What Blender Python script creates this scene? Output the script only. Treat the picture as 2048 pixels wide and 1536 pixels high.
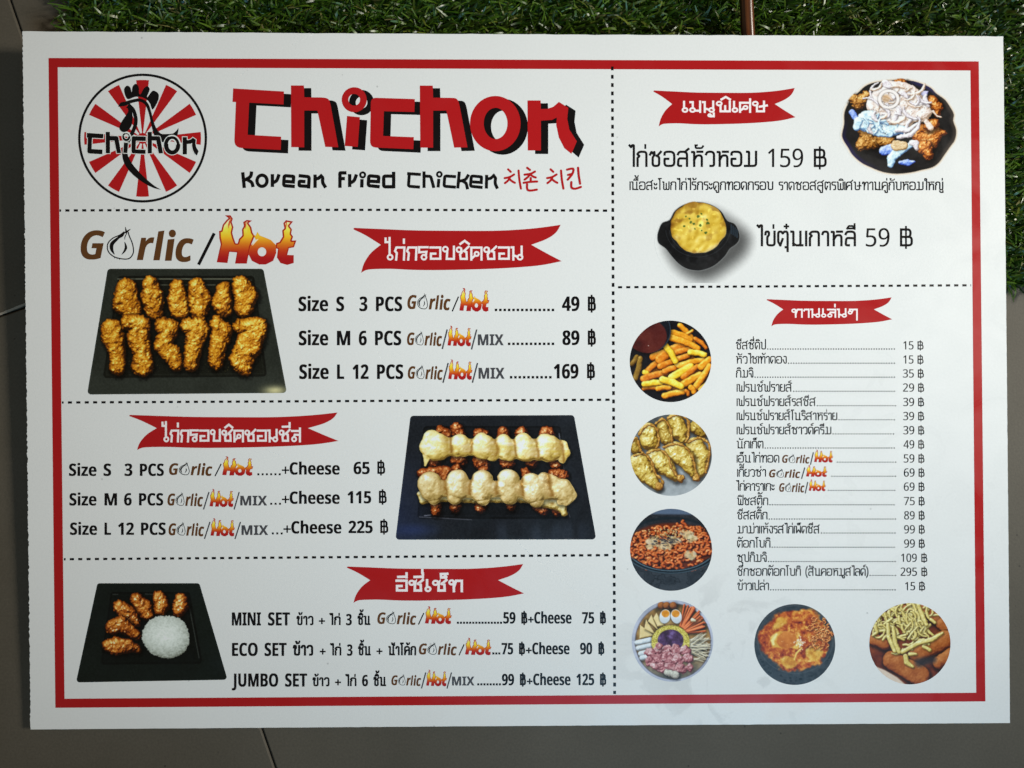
import bpy, math, random
import numpy as np
from mathutils import Vector, Matrix
from mathutils.geometry import tessellate_polygon

random.seed(7)
SC = bpy.context.scene
COL = SC.collection
for o in list(bpy.data.objects):
    bpy.data.objects.remove(o)

# ------------------------------------------------------------------ camera, light, exposure
S = 0.0003                                   # metres of board per photo pixel (board is about 59 x 42 cm)
TILT = math.radians(2.4)                     # the board lies on the grass mat: its top edge is higher
ROLL = math.radians(-1.6)                    # and its right side stands a little higher than its left
ZC = 0.0225                                  # height of the board's centre above the floor
BOARD_M = Matrix.Translation((0, 0, ZC)) @ Matrix.Rotation(TILT, 4, 'X') @ Matrix.Rotation(ROLL, 4, 'Y')
LENS = 28.0
FPX = LENS / 36.0 * 2048
CAM_D = FPX * S

cam_d = bpy.data.cameras.new('camera')
cam = bpy.data.objects.new('camera', cam_d)
COL.objects.link(cam)
cam_d.lens = LENS
cam_d.sensor_width = 36.0
cam_d.clip_start = 0.01
cam_d.clip_end = 50
cam.matrix_world = BOARD_M @ Matrix.Translation((0, 0, CAM_D))
SC.camera = cam

world = bpy.data.worlds.new('World')
SC.world = world
world.use_nodes = True
bg = world.node_tree.nodes['Background']
bg.inputs[0].default_value = (1.0, 0.85, 0.62, 1)
bg.inputs[1].default_value = 0.155

def area(name, loc, target, size, power, color, spread=180):
    l = bpy.data.lights.new(name, 'AREA')
    l.shape = 'RECTANGLE'
    l.size, l.size_y = size
    l.energy = power
    l.color = color
    l.spread = math.radians(spread)
    o = bpy.data.objects.new(name, l)
    COL.objects.link(o)
    o.location = loc
    o.rotation_euler = (Vector(target) - Vector(loc)).to_track_quat('-Z', 'Y').to_euler()
    return o

area('window_light', (0.42, -0.98, 1.25), (0.17, 0.05, 0.03), (0.8, 0.5), 1.12, (0.28, 0.66, 1.0), 50)
area('ceiling_light', (1.8, 0.22, 1.35), (0.13, 0.10, 0.03), (0.5, 0.5), 1.80, (1.0, 0.95, 0.85), 27)

SC.view_settings.view_transform = 'Standard'
SC.view_settings.look = 'None'
SC.view_settings.exposure = 0
SC.view_settings.gamma = 1
SC.view_settings.use_curve_mapping = False

# ------------------------------------------------------------------ helpers: colour and materials
def lin(v):
    v = v / 255.0
    return v / 12.92 if v <= 0.04045 else ((v + 0.055) / 1.055) ** 2.4

KCOL = 0.80 / lin(213)

def alb(c):                                  # a printed colour as seen in the photo -> ink albedo
    return tuple(min(0.9, lin(x) * KCOL) for x in c)

def new_mat(name, color, rough=0.5, spec=0.3):
    m = bpy.data.materials.new(name)
    m.use_nodes = True
    b = m.node_tree.nodes['Principled BSDF']
    b.inputs['Base Color'].default_value = (*color, 1)
    b.inputs['Roughness'].default_value = rough
    b.inputs['Specular IOR Level'].default_value = spec
    return m

PR, PS = 0.30, 0.26                          # gloss of the laminated print

def smudge(m, lo=0.22, hi=0.42):               # uneven gloss: wiped laminate with dried marks
    nt = m.node_tree
    tc = nt.nodes.new('ShaderNodeTexCoord')
    n = nt.nodes.new('ShaderNodeTexNoise')
    n.inputs['Scale'].default_value = 22
    n.inputs['Detail'].default_value = 6
    n.inputs['Distortion'].default_value = 1.5
    nt.links.new(tc.outputs['Object'], n.inputs['Vector'])
    r = nt.nodes.new('ShaderNodeMapRange')
    r.inputs[1].default_value = 0.35
    r.inputs[2].default_value = 0.68
    r.inputs[3].default_value = lo
    r.inputs[4].default_value = hi
    nt.links.new(n.outputs['Fac'], r.inputs[0])
    nt.links.new(r.outputs[0], nt.nodes['Principled BSDF'].inputs['Roughness'])

def ink(name, c, mottle=0.06):
    m = new_mat(name, alb(c), PR, PS)
    nt = m.node_tree
    b = nt.nodes['Principled BSDF']
    tc = nt.nodes.new('ShaderNodeTexCoord')
    n = nt.nodes.new('ShaderNodeTexNoise')
    n.inputs['Scale'].default_value = 900
    n.inputs['Detail'].default_value = 3
    nt.links.new(tc.outputs['Object'], n.inputs['Vector'])
    mx = nt.nodes.new('ShaderNodeMix')
    mx.data_type = 'RGBA'
    a = alb(c)
    mx.inputs[6].default_value = (*[x * (1 - mottle) for x in a], 1)
    mx.inputs[7].default_value = (*[min(1, x * (1 + mottle) + 0.002) for x in a], 1)
    nt.links.new(n.outputs['Fac'], mx.inputs[0])
    nt.links.new(mx.outputs[2], b.inputs['Base Color'])
    smudge(m)
    return m

INK_BLACK = ink('black_ink', (10, 8, 10))
INK_RED = ink('red_ink', (158, 20, 23))
INK_TITLE = ink('title_red_ink', (166, 20, 24))
INK_WHITE = ink('white_ink', (226, 216, 216), 0.02)
INK_PALE = ink('paper_white_ink', (214, 216, 212), 0.02)
INK_BROWN = ink('brown_ink', (88, 54, 26))
INK_GREY = ink('grey_ink', (66, 66, 70))

def attr_mat(name, rough=PR, spec=PS):
    m = new_mat(name, (0.5, 0.5, 0.5), rough, spec)
    nt = m.node_tree
    a = nt.nodes.new('ShaderNodeVertexColor')
    a.layer_name = 'print'
    nt.links.new(a.outputs['Color'], nt.nodes['Principled BSDF'].inputs['Base Color'])
    return m

INK_PHOTO = attr_mat('printed_photo_ink')
smudge(INK_PHOTO)

def paper_mat():
    m = new_mat('white_laminated_paper', (0.8, 0.8, 0.79), PR, PS)
    nt = m.node_tree
    b = nt.nodes['Principled BSDF']
    tc = nt.nodes.new('ShaderNodeTexCoord')
    # fine paper grain
    n = nt.nodes.new('ShaderNodeTexNoise')
    n.inputs['Scale'].default_value = 700
    n.inputs['Detail'].default_value = 4
    nt.links.new(tc.outputs['Object'], n.inputs['Vector'])
    r1 = nt.nodes.new('ShaderNodeMapRange')
    r1.inputs[3].default_value = 0.95
    r1.inputs[4].default_value = 1.03
    nt.links.new(n.outputs['Fac'], r1.inputs[0])
    # broad dirty clouds
    n2 = nt.nodes.new('ShaderNodeTexNoise')
    n2.inputs['Scale'].default_value = 14
    n2.inputs['Detail'].default_value = 6
    nt.links.new(tc.outputs['Object'], n2.inputs['Vector'])
    r2 = nt.nodes.new('ShaderNodeMapRange')
    r2.inputs[3].default_value = 0.965
    r2.inputs[4].default_value = 1.02
    nt.links.new(n2.outputs['Fac'], r2.inputs[0])
    # small specks
    n3 = nt.nodes.new('ShaderNodeTexVoronoi')
    n3.inputs['Scale'].default_value = 42
    nt.links.new(tc.outputs['Object'], n3.inputs['Vector'])
    r3 = nt.nodes.new('ShaderNodeMapRange')
    r3.inputs[1].default_value = 0.018
    r3.inputs[2].default_value = 0.034
    r3.inputs[3].default_value = 0.72
    r3.inputs[4].default_value = 1.0
    nt.links.new(n3.outputs['Distance'], r3.inputs[0])
    # dried water runs around the lower middle right
    sx = nt.nodes.new('ShaderNodeVectorMath')
    sx.operation = 'DISTANCE'
    mp = nt.nodes.new('ShaderNodeMapping')
    mp.inputs['Location'].default_value = (-0.125, 0.165, 0)
    mp.inputs['Scale'].default_value = (1.0, 1.5, 0)
    mp.vector_type = 'TEXTURE'
    mp.inputs['Location'].default_value = (0.125, -0.165, 0)
    mp.inputs['Scale'].default_value = (1.0, 0.75, 1)
    nt.links.new(tc.outputs['Object'], mp.inputs['Vector'])
    ln = nt.nodes.new('ShaderNodeVectorMath')
    ln.operation = 'LENGTH'
    nt.links.new(mp.outputs[0], ln.inputs[0])
    nt.nodes.remove(sx)
    rr = nt.nodes.new('ShaderNodeMapRange')
    rr.interpolation_type = 'SMOOTHSTEP'
    rr.inputs[1].default_value = 0.02
    rr.inputs[2].default_value = 0.09
    rr.inputs[3].default_value = 1
    rr.inputs[4].default_value = 0
    nt.links.new(ln.outputs['Value'], rr.inputs[0])
    n4 = nt.nodes.new('ShaderNodeTexNoise')
    n4.inputs['Scale'].default_value = 38
    n4.inputs['Detail'].default_value = 5
    n4.inputs['Distortion'].default_value = 1.2
    nt.links.new(tc.outputs['Object'], n4.inputs['Vector'])
    r4 = nt.nodes.new('ShaderNodeMapRange')
    r4.inputs[1].default_value = 0.55
    r4.inputs[2].default_value = 0.62
    r4.inputs[3].default_value = 0
    r4.inputs[4].default_value = 0.15
    nt.links.new(n4.outputs['Fac'], r4.inputs[0])
    ml = nt.nodes.new('ShaderNodeMath')
    ml.operation = 'MULTIPLY'
    nt.links.new(rr.outputs[0], ml.inputs[0])
    nt.links.new(r4.outputs[0], ml.inputs[1])
    inv = nt.nodes.new('ShaderNodeMath')
    inv.operation = 'SUBTRACT'
    inv.inputs[0].default_value = 1
    nt.links.new(ml.outputs[0], inv.inputs[1])
    prev = None
    for src in (r1.outputs[0], r2.outputs[0], r3.outputs[0], inv.outputs[0]):
        if prev is None:
            prev = src
            continue
        q = nt.nodes.new('ShaderNodeMath')
        q.operation = 'MULTIPLY'
        nt.links.new(prev, q.inputs[0])
        nt.links.new(src, q.inputs[1])
        prev = q.outputs[0]
    vm = nt.nodes.new('ShaderNodeVectorMath')
    vm.operation = 'SCALE'
    vm.inputs[0].default_value = (0.80, 0.80, 0.785)
    nt.links.new(prev, vm.inputs['Scale'])
    nt.links.new(vm.outputs[0], b.inputs['Base Color'])
    bp = nt.nodes.new('ShaderNodeBump')
    bp.inputs['Strength'].default_value = 0.08
    bp.inputs['Distance'].default_value = 0.0004
    nt.links.new(n.outputs['Fac'], bp.inputs['Height'])
    nt.links.new(bp.outputs[0], b.inputs['Normal'])
    return m

PAPER = paper_mat()
smudge(PAPER)
FOAM = new_mat('white_foam_core', (0.62, 0.62, 0.58), 0.8, 0.2)

# ------------------------------------------------------------------ helpers: objects
def tag(o, label=None, cat=None, kind=None, group=None):
    if label: o['label'] = label
    if cat: o['category'] = cat
    if kind: o['kind'] = kind
    if group: o['group'] = group
    return o

def lx(px): return (px - 1024) * S
def ly(py): return (768 - py) * S

def to_world(px, py, z):                      # photo pixel -> the point of the plane at height z seen there
    o = cam.matrix_world.translation
    d = (BOARD_M @ Vector((lx(px), ly(py), 0))) - o
    t = (z - o.z) / d.z
    return o + d * t

L0 = 0.00002                                  # height of the first ink layer above the paper

class MB:
    """collects printed shapes, given in photo pixels on the board's face, into one mesh"""
    def __init__(self):
        self.v, self.f, self.mi, self.k = [], [], [], 0

    def _face(self, idx, m):
        a = 0
        for i in range(len(idx)):
            p, q = self.v[idx[i]], self.v[idx[(i + 1) % len(idx)]]
            a += p[0] * q[1] - q[0] * p[1]
        self.f.append(idx if a > 0 else idx[::-1])
        self.mi.append(m)

    def poly(self, pts, z=0, m=0):
        b = len(self.v)
        zz = L0 + z * .3 + self.k * 1.2e-6
        self.k += 1
        self.v += [(lx(p[0]), ly(p[1]), zz) for p in pts]
        for t in tessellate_polygon([[Vector((p[0], p[1], 0)) for p in pts]]):
            self._face([b + i for i in t], m)

    def ring(self, cx, cy, rx, ry, w, z=0, m=0, n=48):
        b = len(self.v)
        zz = L0 + z * .3 + self.k * 1.2e-6
        self.k += 1
        for i in range(n):
            a = 2 * math.pi * i / n
            c, s = math.cos(a), math.sin(a)
            self.v.append((lx(cx + (rx + w / 2) * c), ly(cy + (ry + w / 2) * s), zz))
            self.v.append((lx(cx + (rx - w / 2) * c), ly(cy + (ry - w / 2) * s), zz))
        for i in range(n):
            j = (i + 1) % n
            self._face([b + 2 * i, b + 2 * j, b + 2 * j + 1, b + 2 * i + 1], m)

    def disc(self, cx, cy, r, z=0, m=0, n=12, ry=None):
        ry = ry or r
        self.poly([(cx + r * math.cos(2 * math.pi * i / n), cy + ry * math.sin(2 * math.pi * i / n)) for i in range(n)], z, m)

    def stroke(self, pts, w, z=0, m=0, cap=0, closed=False):
        """pts (x, y[, w]) in pixels; w is the width, cap 1 = round ends"""
        P = []
        for p in pts:
            if not P or math.hypot(p[0] - P[-1][0], p[1] - P[-1][1]) > 1e-4:
                P.append(p)
        n = len(P)
        if n < 2: return
        b = len(self.v)
        zz = L0 + z * .3 + self.k * 1.2e-6
        self.k += 1
        for i in range(n):
            ww = (P[i][2] if len(P[i]) > 2 else w) / 2
            if closed:
                A, B = P[i - 1], P[(i + 1) % n]
            else:
                A, B = P[max(0, i - 1)], P[min(n - 1, i + 1)]
            d1 = (P[i][0] - A[0], P[i][1] - A[1])
            d2 = (B[0] - P[i][0], B[1] - P[i][1])
            l1, l2 = math.hypot(*d1), math.hypot(*d2)
            if l1 < 1e-6: d1, l1 = d2, l2
            if l2 < 1e-6: d2, l2 = d1, l1
            u1, u2 = (d1[0] / l1, d1[1] / l1), (d2[0] / l2, d2[1] / l2)
            t = (u1[0] + u2[0], u1[1] + u2[1])
            tl = math.hypot(*t)
            if tl < 1e-3:
                t, tl = u1, 1
            t = (t[0] / tl, t[1] / tl)
            c = max(0.5, t[0] * u1[0] + t[1] * u1[1])
            nx, ny = -t[1] * ww / c, t[0] * ww / c
            z2 = zz + i * 2e-7
            self.v.append((lx(P[i][0] + nx), ly(P[i][1] + ny), z2))
            self.v.append((lx(P[i][0] - nx), ly(P[i][1] - ny), z2))
        for i in range(n if closed else n - 1):
            j = (i + 1) % n
            self._face([b + 2 * i, b + 2 * i + 1, b + 2 * j + 1, b + 2 * j], m)
        if cap and not closed:
            for e, o in ((0, 1), (n - 1, n - 2)):
                ww = (P[e][2] if len(P[e]) > 2 else w) / 2
                dx, dy = P[e][0] - P[o][0], P[e][1] - P[o][1]
                a0 = math.atan2(dy, dx)
                self.poly([(P[e][0] + ww * math.cos(a0 - math.pi / 2 + k * math.pi / 8),
                            P[e][1] + ww * math.sin(a0 - math.pi / 2 + k * math.pi / 8)) for k in range(9)], z, m)

    def add(self, vs, fs, z=0, m=0):
        b = len(self.v)
        self.v += [(lx(x), ly(y), L0 + z * .3) for x, y in vs]
        for f in fs:
            self._face([b + i for i in f], m)

    def build(self, name, mats, parent=None, label=None):
        me = bpy.data.meshes.new(name)
        me.from_pydata(self.v, [], self.f)
        if not isinstance(mats, (list, tuple)): mats = [mats]
        for m in mats: me.materials.append(m)
        me.polygons.foreach_set('material_index', self.mi)
        o = bpy.data.objects.new(name, me)
        COL.objects.link(o)
        if parent: o.parent = parent
        if label: o['label'] = label
        return o

def rnd(path):
    """polyline with optional corner radius per vertex (x, y, r) -> smooth list of points"""
    out = []
    n = len(path)
    for i, p in enumerate(path):
        if 0 < i < n - 1 and len(p) > 2 and p[2] > 0:
            a, c = path[i - 1], path[i + 1]
            la = math.hypot(a[0] - p[0], a[1] - p[1])
            lc = math.hypot(c[0] - p[0], c[1] - p[1])
            r1, r2 = min(p[2], la * .5), min(p[2], lc * .5)
            s = (p[0] + (a[0] - p[0]) / la * r1, p[1] + (a[1] - p[1]) / la * r1)
            e = (p[0] + (c[0] - p[0]) / lc * r2, p[1] + (c[1] - p[1]) / lc * r2)
            for k in range(6):
                t = k / 5
                out.append(((1 - t) ** 2 * s[0] + 2 * t * (1 - t) * p[0] + t * t * e[0],
                            (1 - t) ** 2 * s[1] + 2 * t * (1 - t) * p[1] + t * t * e[1]))
        else:
            out.append((p[0], p[1]))
    return out

def rndc(path):                               # closed polygon with corner radii
    n = len(path)
    out = []
    for i in range(n):
        q = [path[i - 1][:2], path[i], path[(i + 1) % n][:2]]
        out += rnd(q)[1:-1]
    return out

def cat(pts, closed=False, n=6):              # Catmull-Rom through points of any dimension
    out = []
    N = len(pts)
    g = (lambda i: pts[i % N]) if closed else (lambda i: pts[max(0, min(N - 1, i))])
    for i in range(N if closed else N - 1):
        p0, p1, p2, p3 = g(i - 1), g(i), g(i + 1), g(i + 2)
        for k in range(n):
            t = k / n
            out.append(tuple(0.5 * (2 * b + (c - a) * t + (2 * a - 5 * b + 4 * c - d) * t * t + (3 * b - a - 3 * c + d) * t ** 3)
                             for a, b, c, d in zip(p0, p1, p2, p3)))
    if not closed: out.append(tuple(pts[-1]))
    return out

def zm(ox, oy, s, pts):                       # coordinates of an enlarged crop -> photo pixels
    return [(ox + p[0] * s, oy + p[1] * s) + tuple(q * s for q in p[2:]) for p in pts]

# ------------------------------------------------------------------ latin lettering from the built-in font
_tc = {}
SANS = {'sans': (0x1D5A0, 0x1D5BA, 0x1D7E2), 'bold': (0x1D5D4, 0x1D5EE, 0x1D7EC), 'slant': (0x1D63C, 0x1D656, 0x1D7EC)}
def face(t, style):                           # the sans-serif letters of the built-in font's mathematical alphabets
    U_, L_, D_ = SANS[style]
    o = ''
    for c in t:
        if 'A' <= c <= 'Z': o += chr(U_ + ord(c) - 65)
        elif 'a' <= c <= 'z': o += chr(L_ + ord(c) - 97)
        elif '0' <= c <= '9': o += chr(D_ + ord(c) - 48)
        else: o += c
    return o

def glyphs(text, off):
    key = (text, off)
    if key not in _tc:
        cu = bpy.data.curves.new('t', 'FONT')
        cu.body = text
        cu.offset = off
        cu.resolution_u = 4
        cu.fill_mode = 'FRONT'
        ob = bpy.data.objects.new('t', cu)
        COL.objects.link(ob)
        dg = bpy.context.evaluated_depsgraph_get()
        dg.update()
        ev = ob.evaluated_get(dg)
        me = ev.to_mesh()
        vs = [(v.co.x, v.co.y) for v in me.vertices]
        fs = [list(p.vertices) for p in me.polygons]
        ev.to_mesh_clear()
        bpy.data.objects.remove(ob)
        bpy.data.curves.remove(cu)
        _tc[key] = (vs, fs)
    return _tc[key]

CAPH = None
def text(mb, s, x0, x1, y, caph, off=0.0, m=0, z=0, shear=0.0, style='bold', fat=None):
    global CAPH
    if CAPH is None:
        v, _ = glyphs(face('H', 'bold'), 0.0)
        CAPH = max(p[1] for p in v)
    vs, fs = glyphs(face(s, style), off)
    sy = caph / (CAPH + 2 * off)
    vs = [(a + shear * b, b) for a, b in vs]
    a0, a1 = min(p[0] for p in vs), max(p[0] for p in vs)
    sx = (x1 - x0) / (a1 - a0)
    e = min(.7, caph * .022) if fat is None else fat      # two prints a hair apart thicken the stems
    x0 += e; sx *= (x1 - x0 - e) / (x1 - x0)
    for k in ((-1, 1) if e else (0,)):
        mb.add([(x0 + k * e + (a - a0) * sx, y - (b + off) * sy) for a, b in vs], fs, z + (k + 1) * 6e-6, m)

def dots(mb, x0, x1, n, y, sz, rise=0):
    for i in range(n):
        x = x0 + sz / 2 + (x1 - x0 - sz) * i / max(1, n - 1)
        yy = y - rise * i / max(1, n - 1)
        mb.poly([(x - sz / 2, yy - sz), (x + sz / 2, yy - sz), (x + sz / 2, yy), (x - sz / 2, yy)])

def baht(mb, x0, x1, y, h, w):
    W = x1 - x0 - w
    X = lambda a: x0 + w / 2 + a * W
    Y = lambda b: y - w / 2 - b * (h - w)
    for p in ([(0, 0), (0, 1)], [(0, 1), (.88, 1, .3), (.88, .53, .3), (0, .53)], [(0, .53), (1, .53, .3), (1, 0, .3), (0, 0)]):
        q = [(X(a[0]), Y(a[1])) + ((a[2] * W,) if len(a) > 2 else ()) for a in p]
        ext = [(q[0][0] - w / 2, q[0][1])] + q[1:] if len(p) > 2 else [(q[0][0], y), (q[1][0], y - h)]
        mb.stroke(rnd(ext), w)
    xc = X(.46)
    mb.stroke([(xc, y + h * .13), (xc, y - h * 1.13)], w * .8)
# ------------------------------------------------------------------ Thai lettering: stroke glyphs (1 = consonant height)
U = [(0, 1), (.14, 1, .06), (.14, 0, .18), (.66, 0, .18)]
KO = [(0, 0), (0, .56), (.13, .70, .04), (-.02, .83, .04), (.12, 1, .12), (.6, 1, .2), (.6, 0)]
BIT = [(.14, 0), (.3, .46)]
TH = {
 'ก': [KO],
 'ข': [[(0, .8), (.02, 1, .08), (.24, 1, .1), (.24, .76, .06), (.13, .6, .06), (.13, 0, .18), (.62, 0, .18), (.62, 1)]],
 'ค': [[(.42, .56), (.24, .56, .1), (0, .12)], [(0, 0), (0, 1, .28), (.64, 1, .28), (.64, 0)]],
 'ง': [[(.14, 1), (.44, 1, .14), (.44, 0, .14), (.2, 0, .08), (0, .52)]],
 'จ': [[(0, .8), (.08, 1, .15), (.56, 1, .25), (.56, 0, .08), (.36, 0, .08), (.3, .5, .04), (.06, .5)]],
 'ช': [[(0, .82), (.02, 1, .07), (.24, 1, .08), (.24, .78, .06), (.14, .6, .06), (.14, 0, .18), (.58, 0, .18), (.58, .62, .08), (.4, .72)], [(.44, .70), (.68, 1)]],
 'ซ': [[(-.02, .8), (.08, 1, .05), (.18, .86, .03), (.28, 1, .05), (.28, .78, .06), (.16, .6, .06), (.16, 0, .18), (.6, 0, .18), (.6, .62, .08), (.42, .72)], [(.46, .70), (.72, 1)]],
 'ญ': [[(0, 0), (0, .56), (.13, .70, .04), (-.02, .83, .04), (.12, 1, .12), (.52, 1, .2), (.52, 0, .12), (.88, 0, .12), (.88, 1)], [(.5, -.18), (.62, -.36, .08), (.9, -.36), (.9, -.16)]],
 'ด': [[(.14, 0), (0, .26, .05), (0, 1, .28), (.62, 1, .28), (.62, 0)], BIT],
 'ต': [[(.14, 0), (0, .26, .05), (0, 1, .2), (.22, 1, .06), (.31, .86, .03), (.4, 1, .06), (.64, 1, .22), (.64, 0)], BIT],
 'ท': [[(0, .8), (.02, 1, .07), (.2, 1, .08), (.2, 0)], [(.2, .42), (.38, 1, .18), (.68, 1, .18), (.68, 0)]],
 'น': [[(0, 1), (.14, 1, .05), (.14, 0)], [(.14, .14), (.3, 0, .12), (.62, 0, .16), (.62, 1)], [(.55, 0), (.76, .0)]],
 'บ': [U + [(.66, 1)]],
 'ป': [U + [(.66, 1.42)]],
 'ผ': [[(0, 1), (.12, 1, .05), (.12, 0, .05), (.4, .5, .04), (.68, 0, .05), (.68, 1)]],
 'พ': [[(0, 1), (.12, 1, .05), (.12, 0, .14), (.43, 0, .12), (.43, .8)], [(.43, .2), (.46, 0, .12), (.76, 0, .14), (.76, 1)]],
 'ฟ': [[(0, 1), (.12, 1, .05), (.12, 0, .14), (.43, 0, .12), (.43, .8)], [(.43, .2), (.46, 0, .12), (.76, 0, .14), (.76, 1.42)]],
 'ม': [[(0, 1), (.14, 1, .05), (.14, .02)], [(-.14, .0), (.62, 0, .2), (.62, 1)]],
 'ย': [[(.26, 1), (.06, 1, .12), (.06, .56, .1), (.26, .56)], [(.2, .56), (.06, .5, .06), (.06, 0, .16), (.62, 0, .18), (.62, 1)]],
 'ร': [[(.46, 1), (.02, 1, .14), (.06, .62, .12), (.46, .6, .14), (.46, 0, .12), (.26, 0)]],
 'ล': [[(0, .82), (.08, 1, .14), (.62, 1, .25), (.62, 0)], [(.62, .52), (.04, .54, .16), (.0, .0, .14), (.22, 0)]],
 'ว': [[(0, .82), (.08, 1, .15), (.54, 1, .25), (.54, 0, .14), (.3, 0)]],
 'ศ': [[(.42, .56), (.24, .56, .1), (0, .12)], [(0, 0), (0, 1, .28), (.64, 1, .28), (.64, 0)], [(.5, .96), (.76, 1.24)]],
 'ษ': [U + [(.66, 1)], [(.4, .48), (.84, .52)]],
 'ส': [[(0, .82), (.08, 1, .14), (.62, 1, .25), (.62, 0)], [(.62, .52), (.04, .54, .16), (.0, .0, .14), (.22, 0)], [(.46, .98), (.72, 1.2)]],
 'ห': [[(0, .98), (.14, .98, .05), (.14, 0)], [(.14, .42), (.32, .74, .12), (.66, .74, .2), (.66, 0)], [(.36, 1), (.7, 1)]],
 'อ': [[(.26, .5), (.0, .5, .03), (0, 0, .22), (.66, 0, .26), (.66, 1, .3), (.0, 1, .24), (0, .8)]],
 'ะ': [[(0, .82), (.04, .62, .08), (.28, .62, .08), (.3, .78)], [(0, .3), (.04, .1, .08), (.28, .1, .08), (.3, .26)]],
 'า': [[(0, .82), (.06, 1, .12), (.38, 1, .18), (.38, 0)]],
 'เ': [[(.04, 1), (.04, 0)]],
 'แ': [[(.04, 1), (.04, 0)], [(.3, 1), (.3, 0)]],
 'โ': [[(.3, 1.45), (-.04, 1.45, .04), (.14, 1.24, .04), (.14, 0)]],
 'ไ': [[(-.12, 1.45), (-.02, 1.32, .03), (.06, 1.46, .03), (.17, 1.46, .04), (.17, 0)]],
 'ใ': [[(-.02, 1.2), (-.08, 1.46, .12), (.17, 1.46, .14), (.17, 0)]],
 'ๆ': [[(0, .5), (0, 1, .15), (.3, 1, .1), (.3, .7), (.3, 1), (.6, 1, .1), (.6, -.3)]],
 '(': [[(.2, 1.3), (0, .9, .3), (0, .1, .3), (.2, -.3)]],
 ')': [[(0, 1.3), (.2, .9, .3), (.2, .1, .3), (0, -.3)]],
}
TM = {   # marks: x measured back from the right edge of the consonant
 'ิ': [[(-.5, 1.18), (0, 1.18)], [(-.5, 1.18), (-.4, 1.36, .06), (-.12, 1.36, .06), (0, 1.18)]],
 'ี': [[(-.5, 1.18), (0, 1.18)], [(-.5, 1.18), (-.4, 1.36, .06), (-.12, 1.36, .06), (0, 1.18)], [(0, 1.14), (0, 1.5)]],
 'ึ': [[(-.5, 1.18), (0, 1.18)], [(-.5, 1.18), (-.4, 1.36, .06), (-.12, 1.36, .06), (0, 1.18)], [(-.06, 1.42), (.04, 1.5), (.1, 1.38), (0, 1.32)]],
 'ื': [[(-.5, 1.18), (0, 1.18)], [(-.5, 1.18), (-.4, 1.36, .06), (-.15, 1.36)], [(0, 1.14), (0, 1.5)], [(-.17, 1.18), (-.17, 1.5)]],
 'ั': [[(-.46, 1.4), (-.44, 1.2, .08), (-.02, 1.2, .1), (.06, 1.34)], [(-.46, 1.4), (-.36, 1.4)]],
 '็': [[(-.36, 1.16), (-.46, 1.32, .08), (-.34, 1.42, .05), (.04, 1.44)], [(-.36, 1.16), (-.06, 1.16, .06), (-.06, 1.32, .05), (-.24, 1.3)]],
}
TT = {   # tone marks
 '่': [[(-.06, 1.2), (-.06, 1.42)]],
 '้': [[(-.36, 1.42), (-.26, 1.42, .04), (-.28, 1.2, .05), (.0, 1.28, .06), (.06, 1.44)]],
 '๊': [[(-.5, 1.2), (-.5, 1.42, .08), (-.32, 1.42, .05), (-.32, 1.24)], [(-.32, 1.3), (-.22, 1.22, .03), (.0, 1.28, .06), (.06, 1.46)]],
 '๋': [[(-.2, 1.32), (.06, 1.32)], [(-.07, 1.18), (-.07, 1.46)]],
 '์': [[(-.02, 1.24), (-.24, 1.2, .06), (-.24, 1.38, .06), (.06, 1.5)]],
}
TB = {
 'ุ': [[(-.14, -.14), (0, -.14, .02), (0, -.42)]],
 'ู': [[(-.36, -.14), (-.26, -.14, .03), (-.26, -.38, .06), (0, -.38, .06), (0, -.12)]],
}
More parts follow.
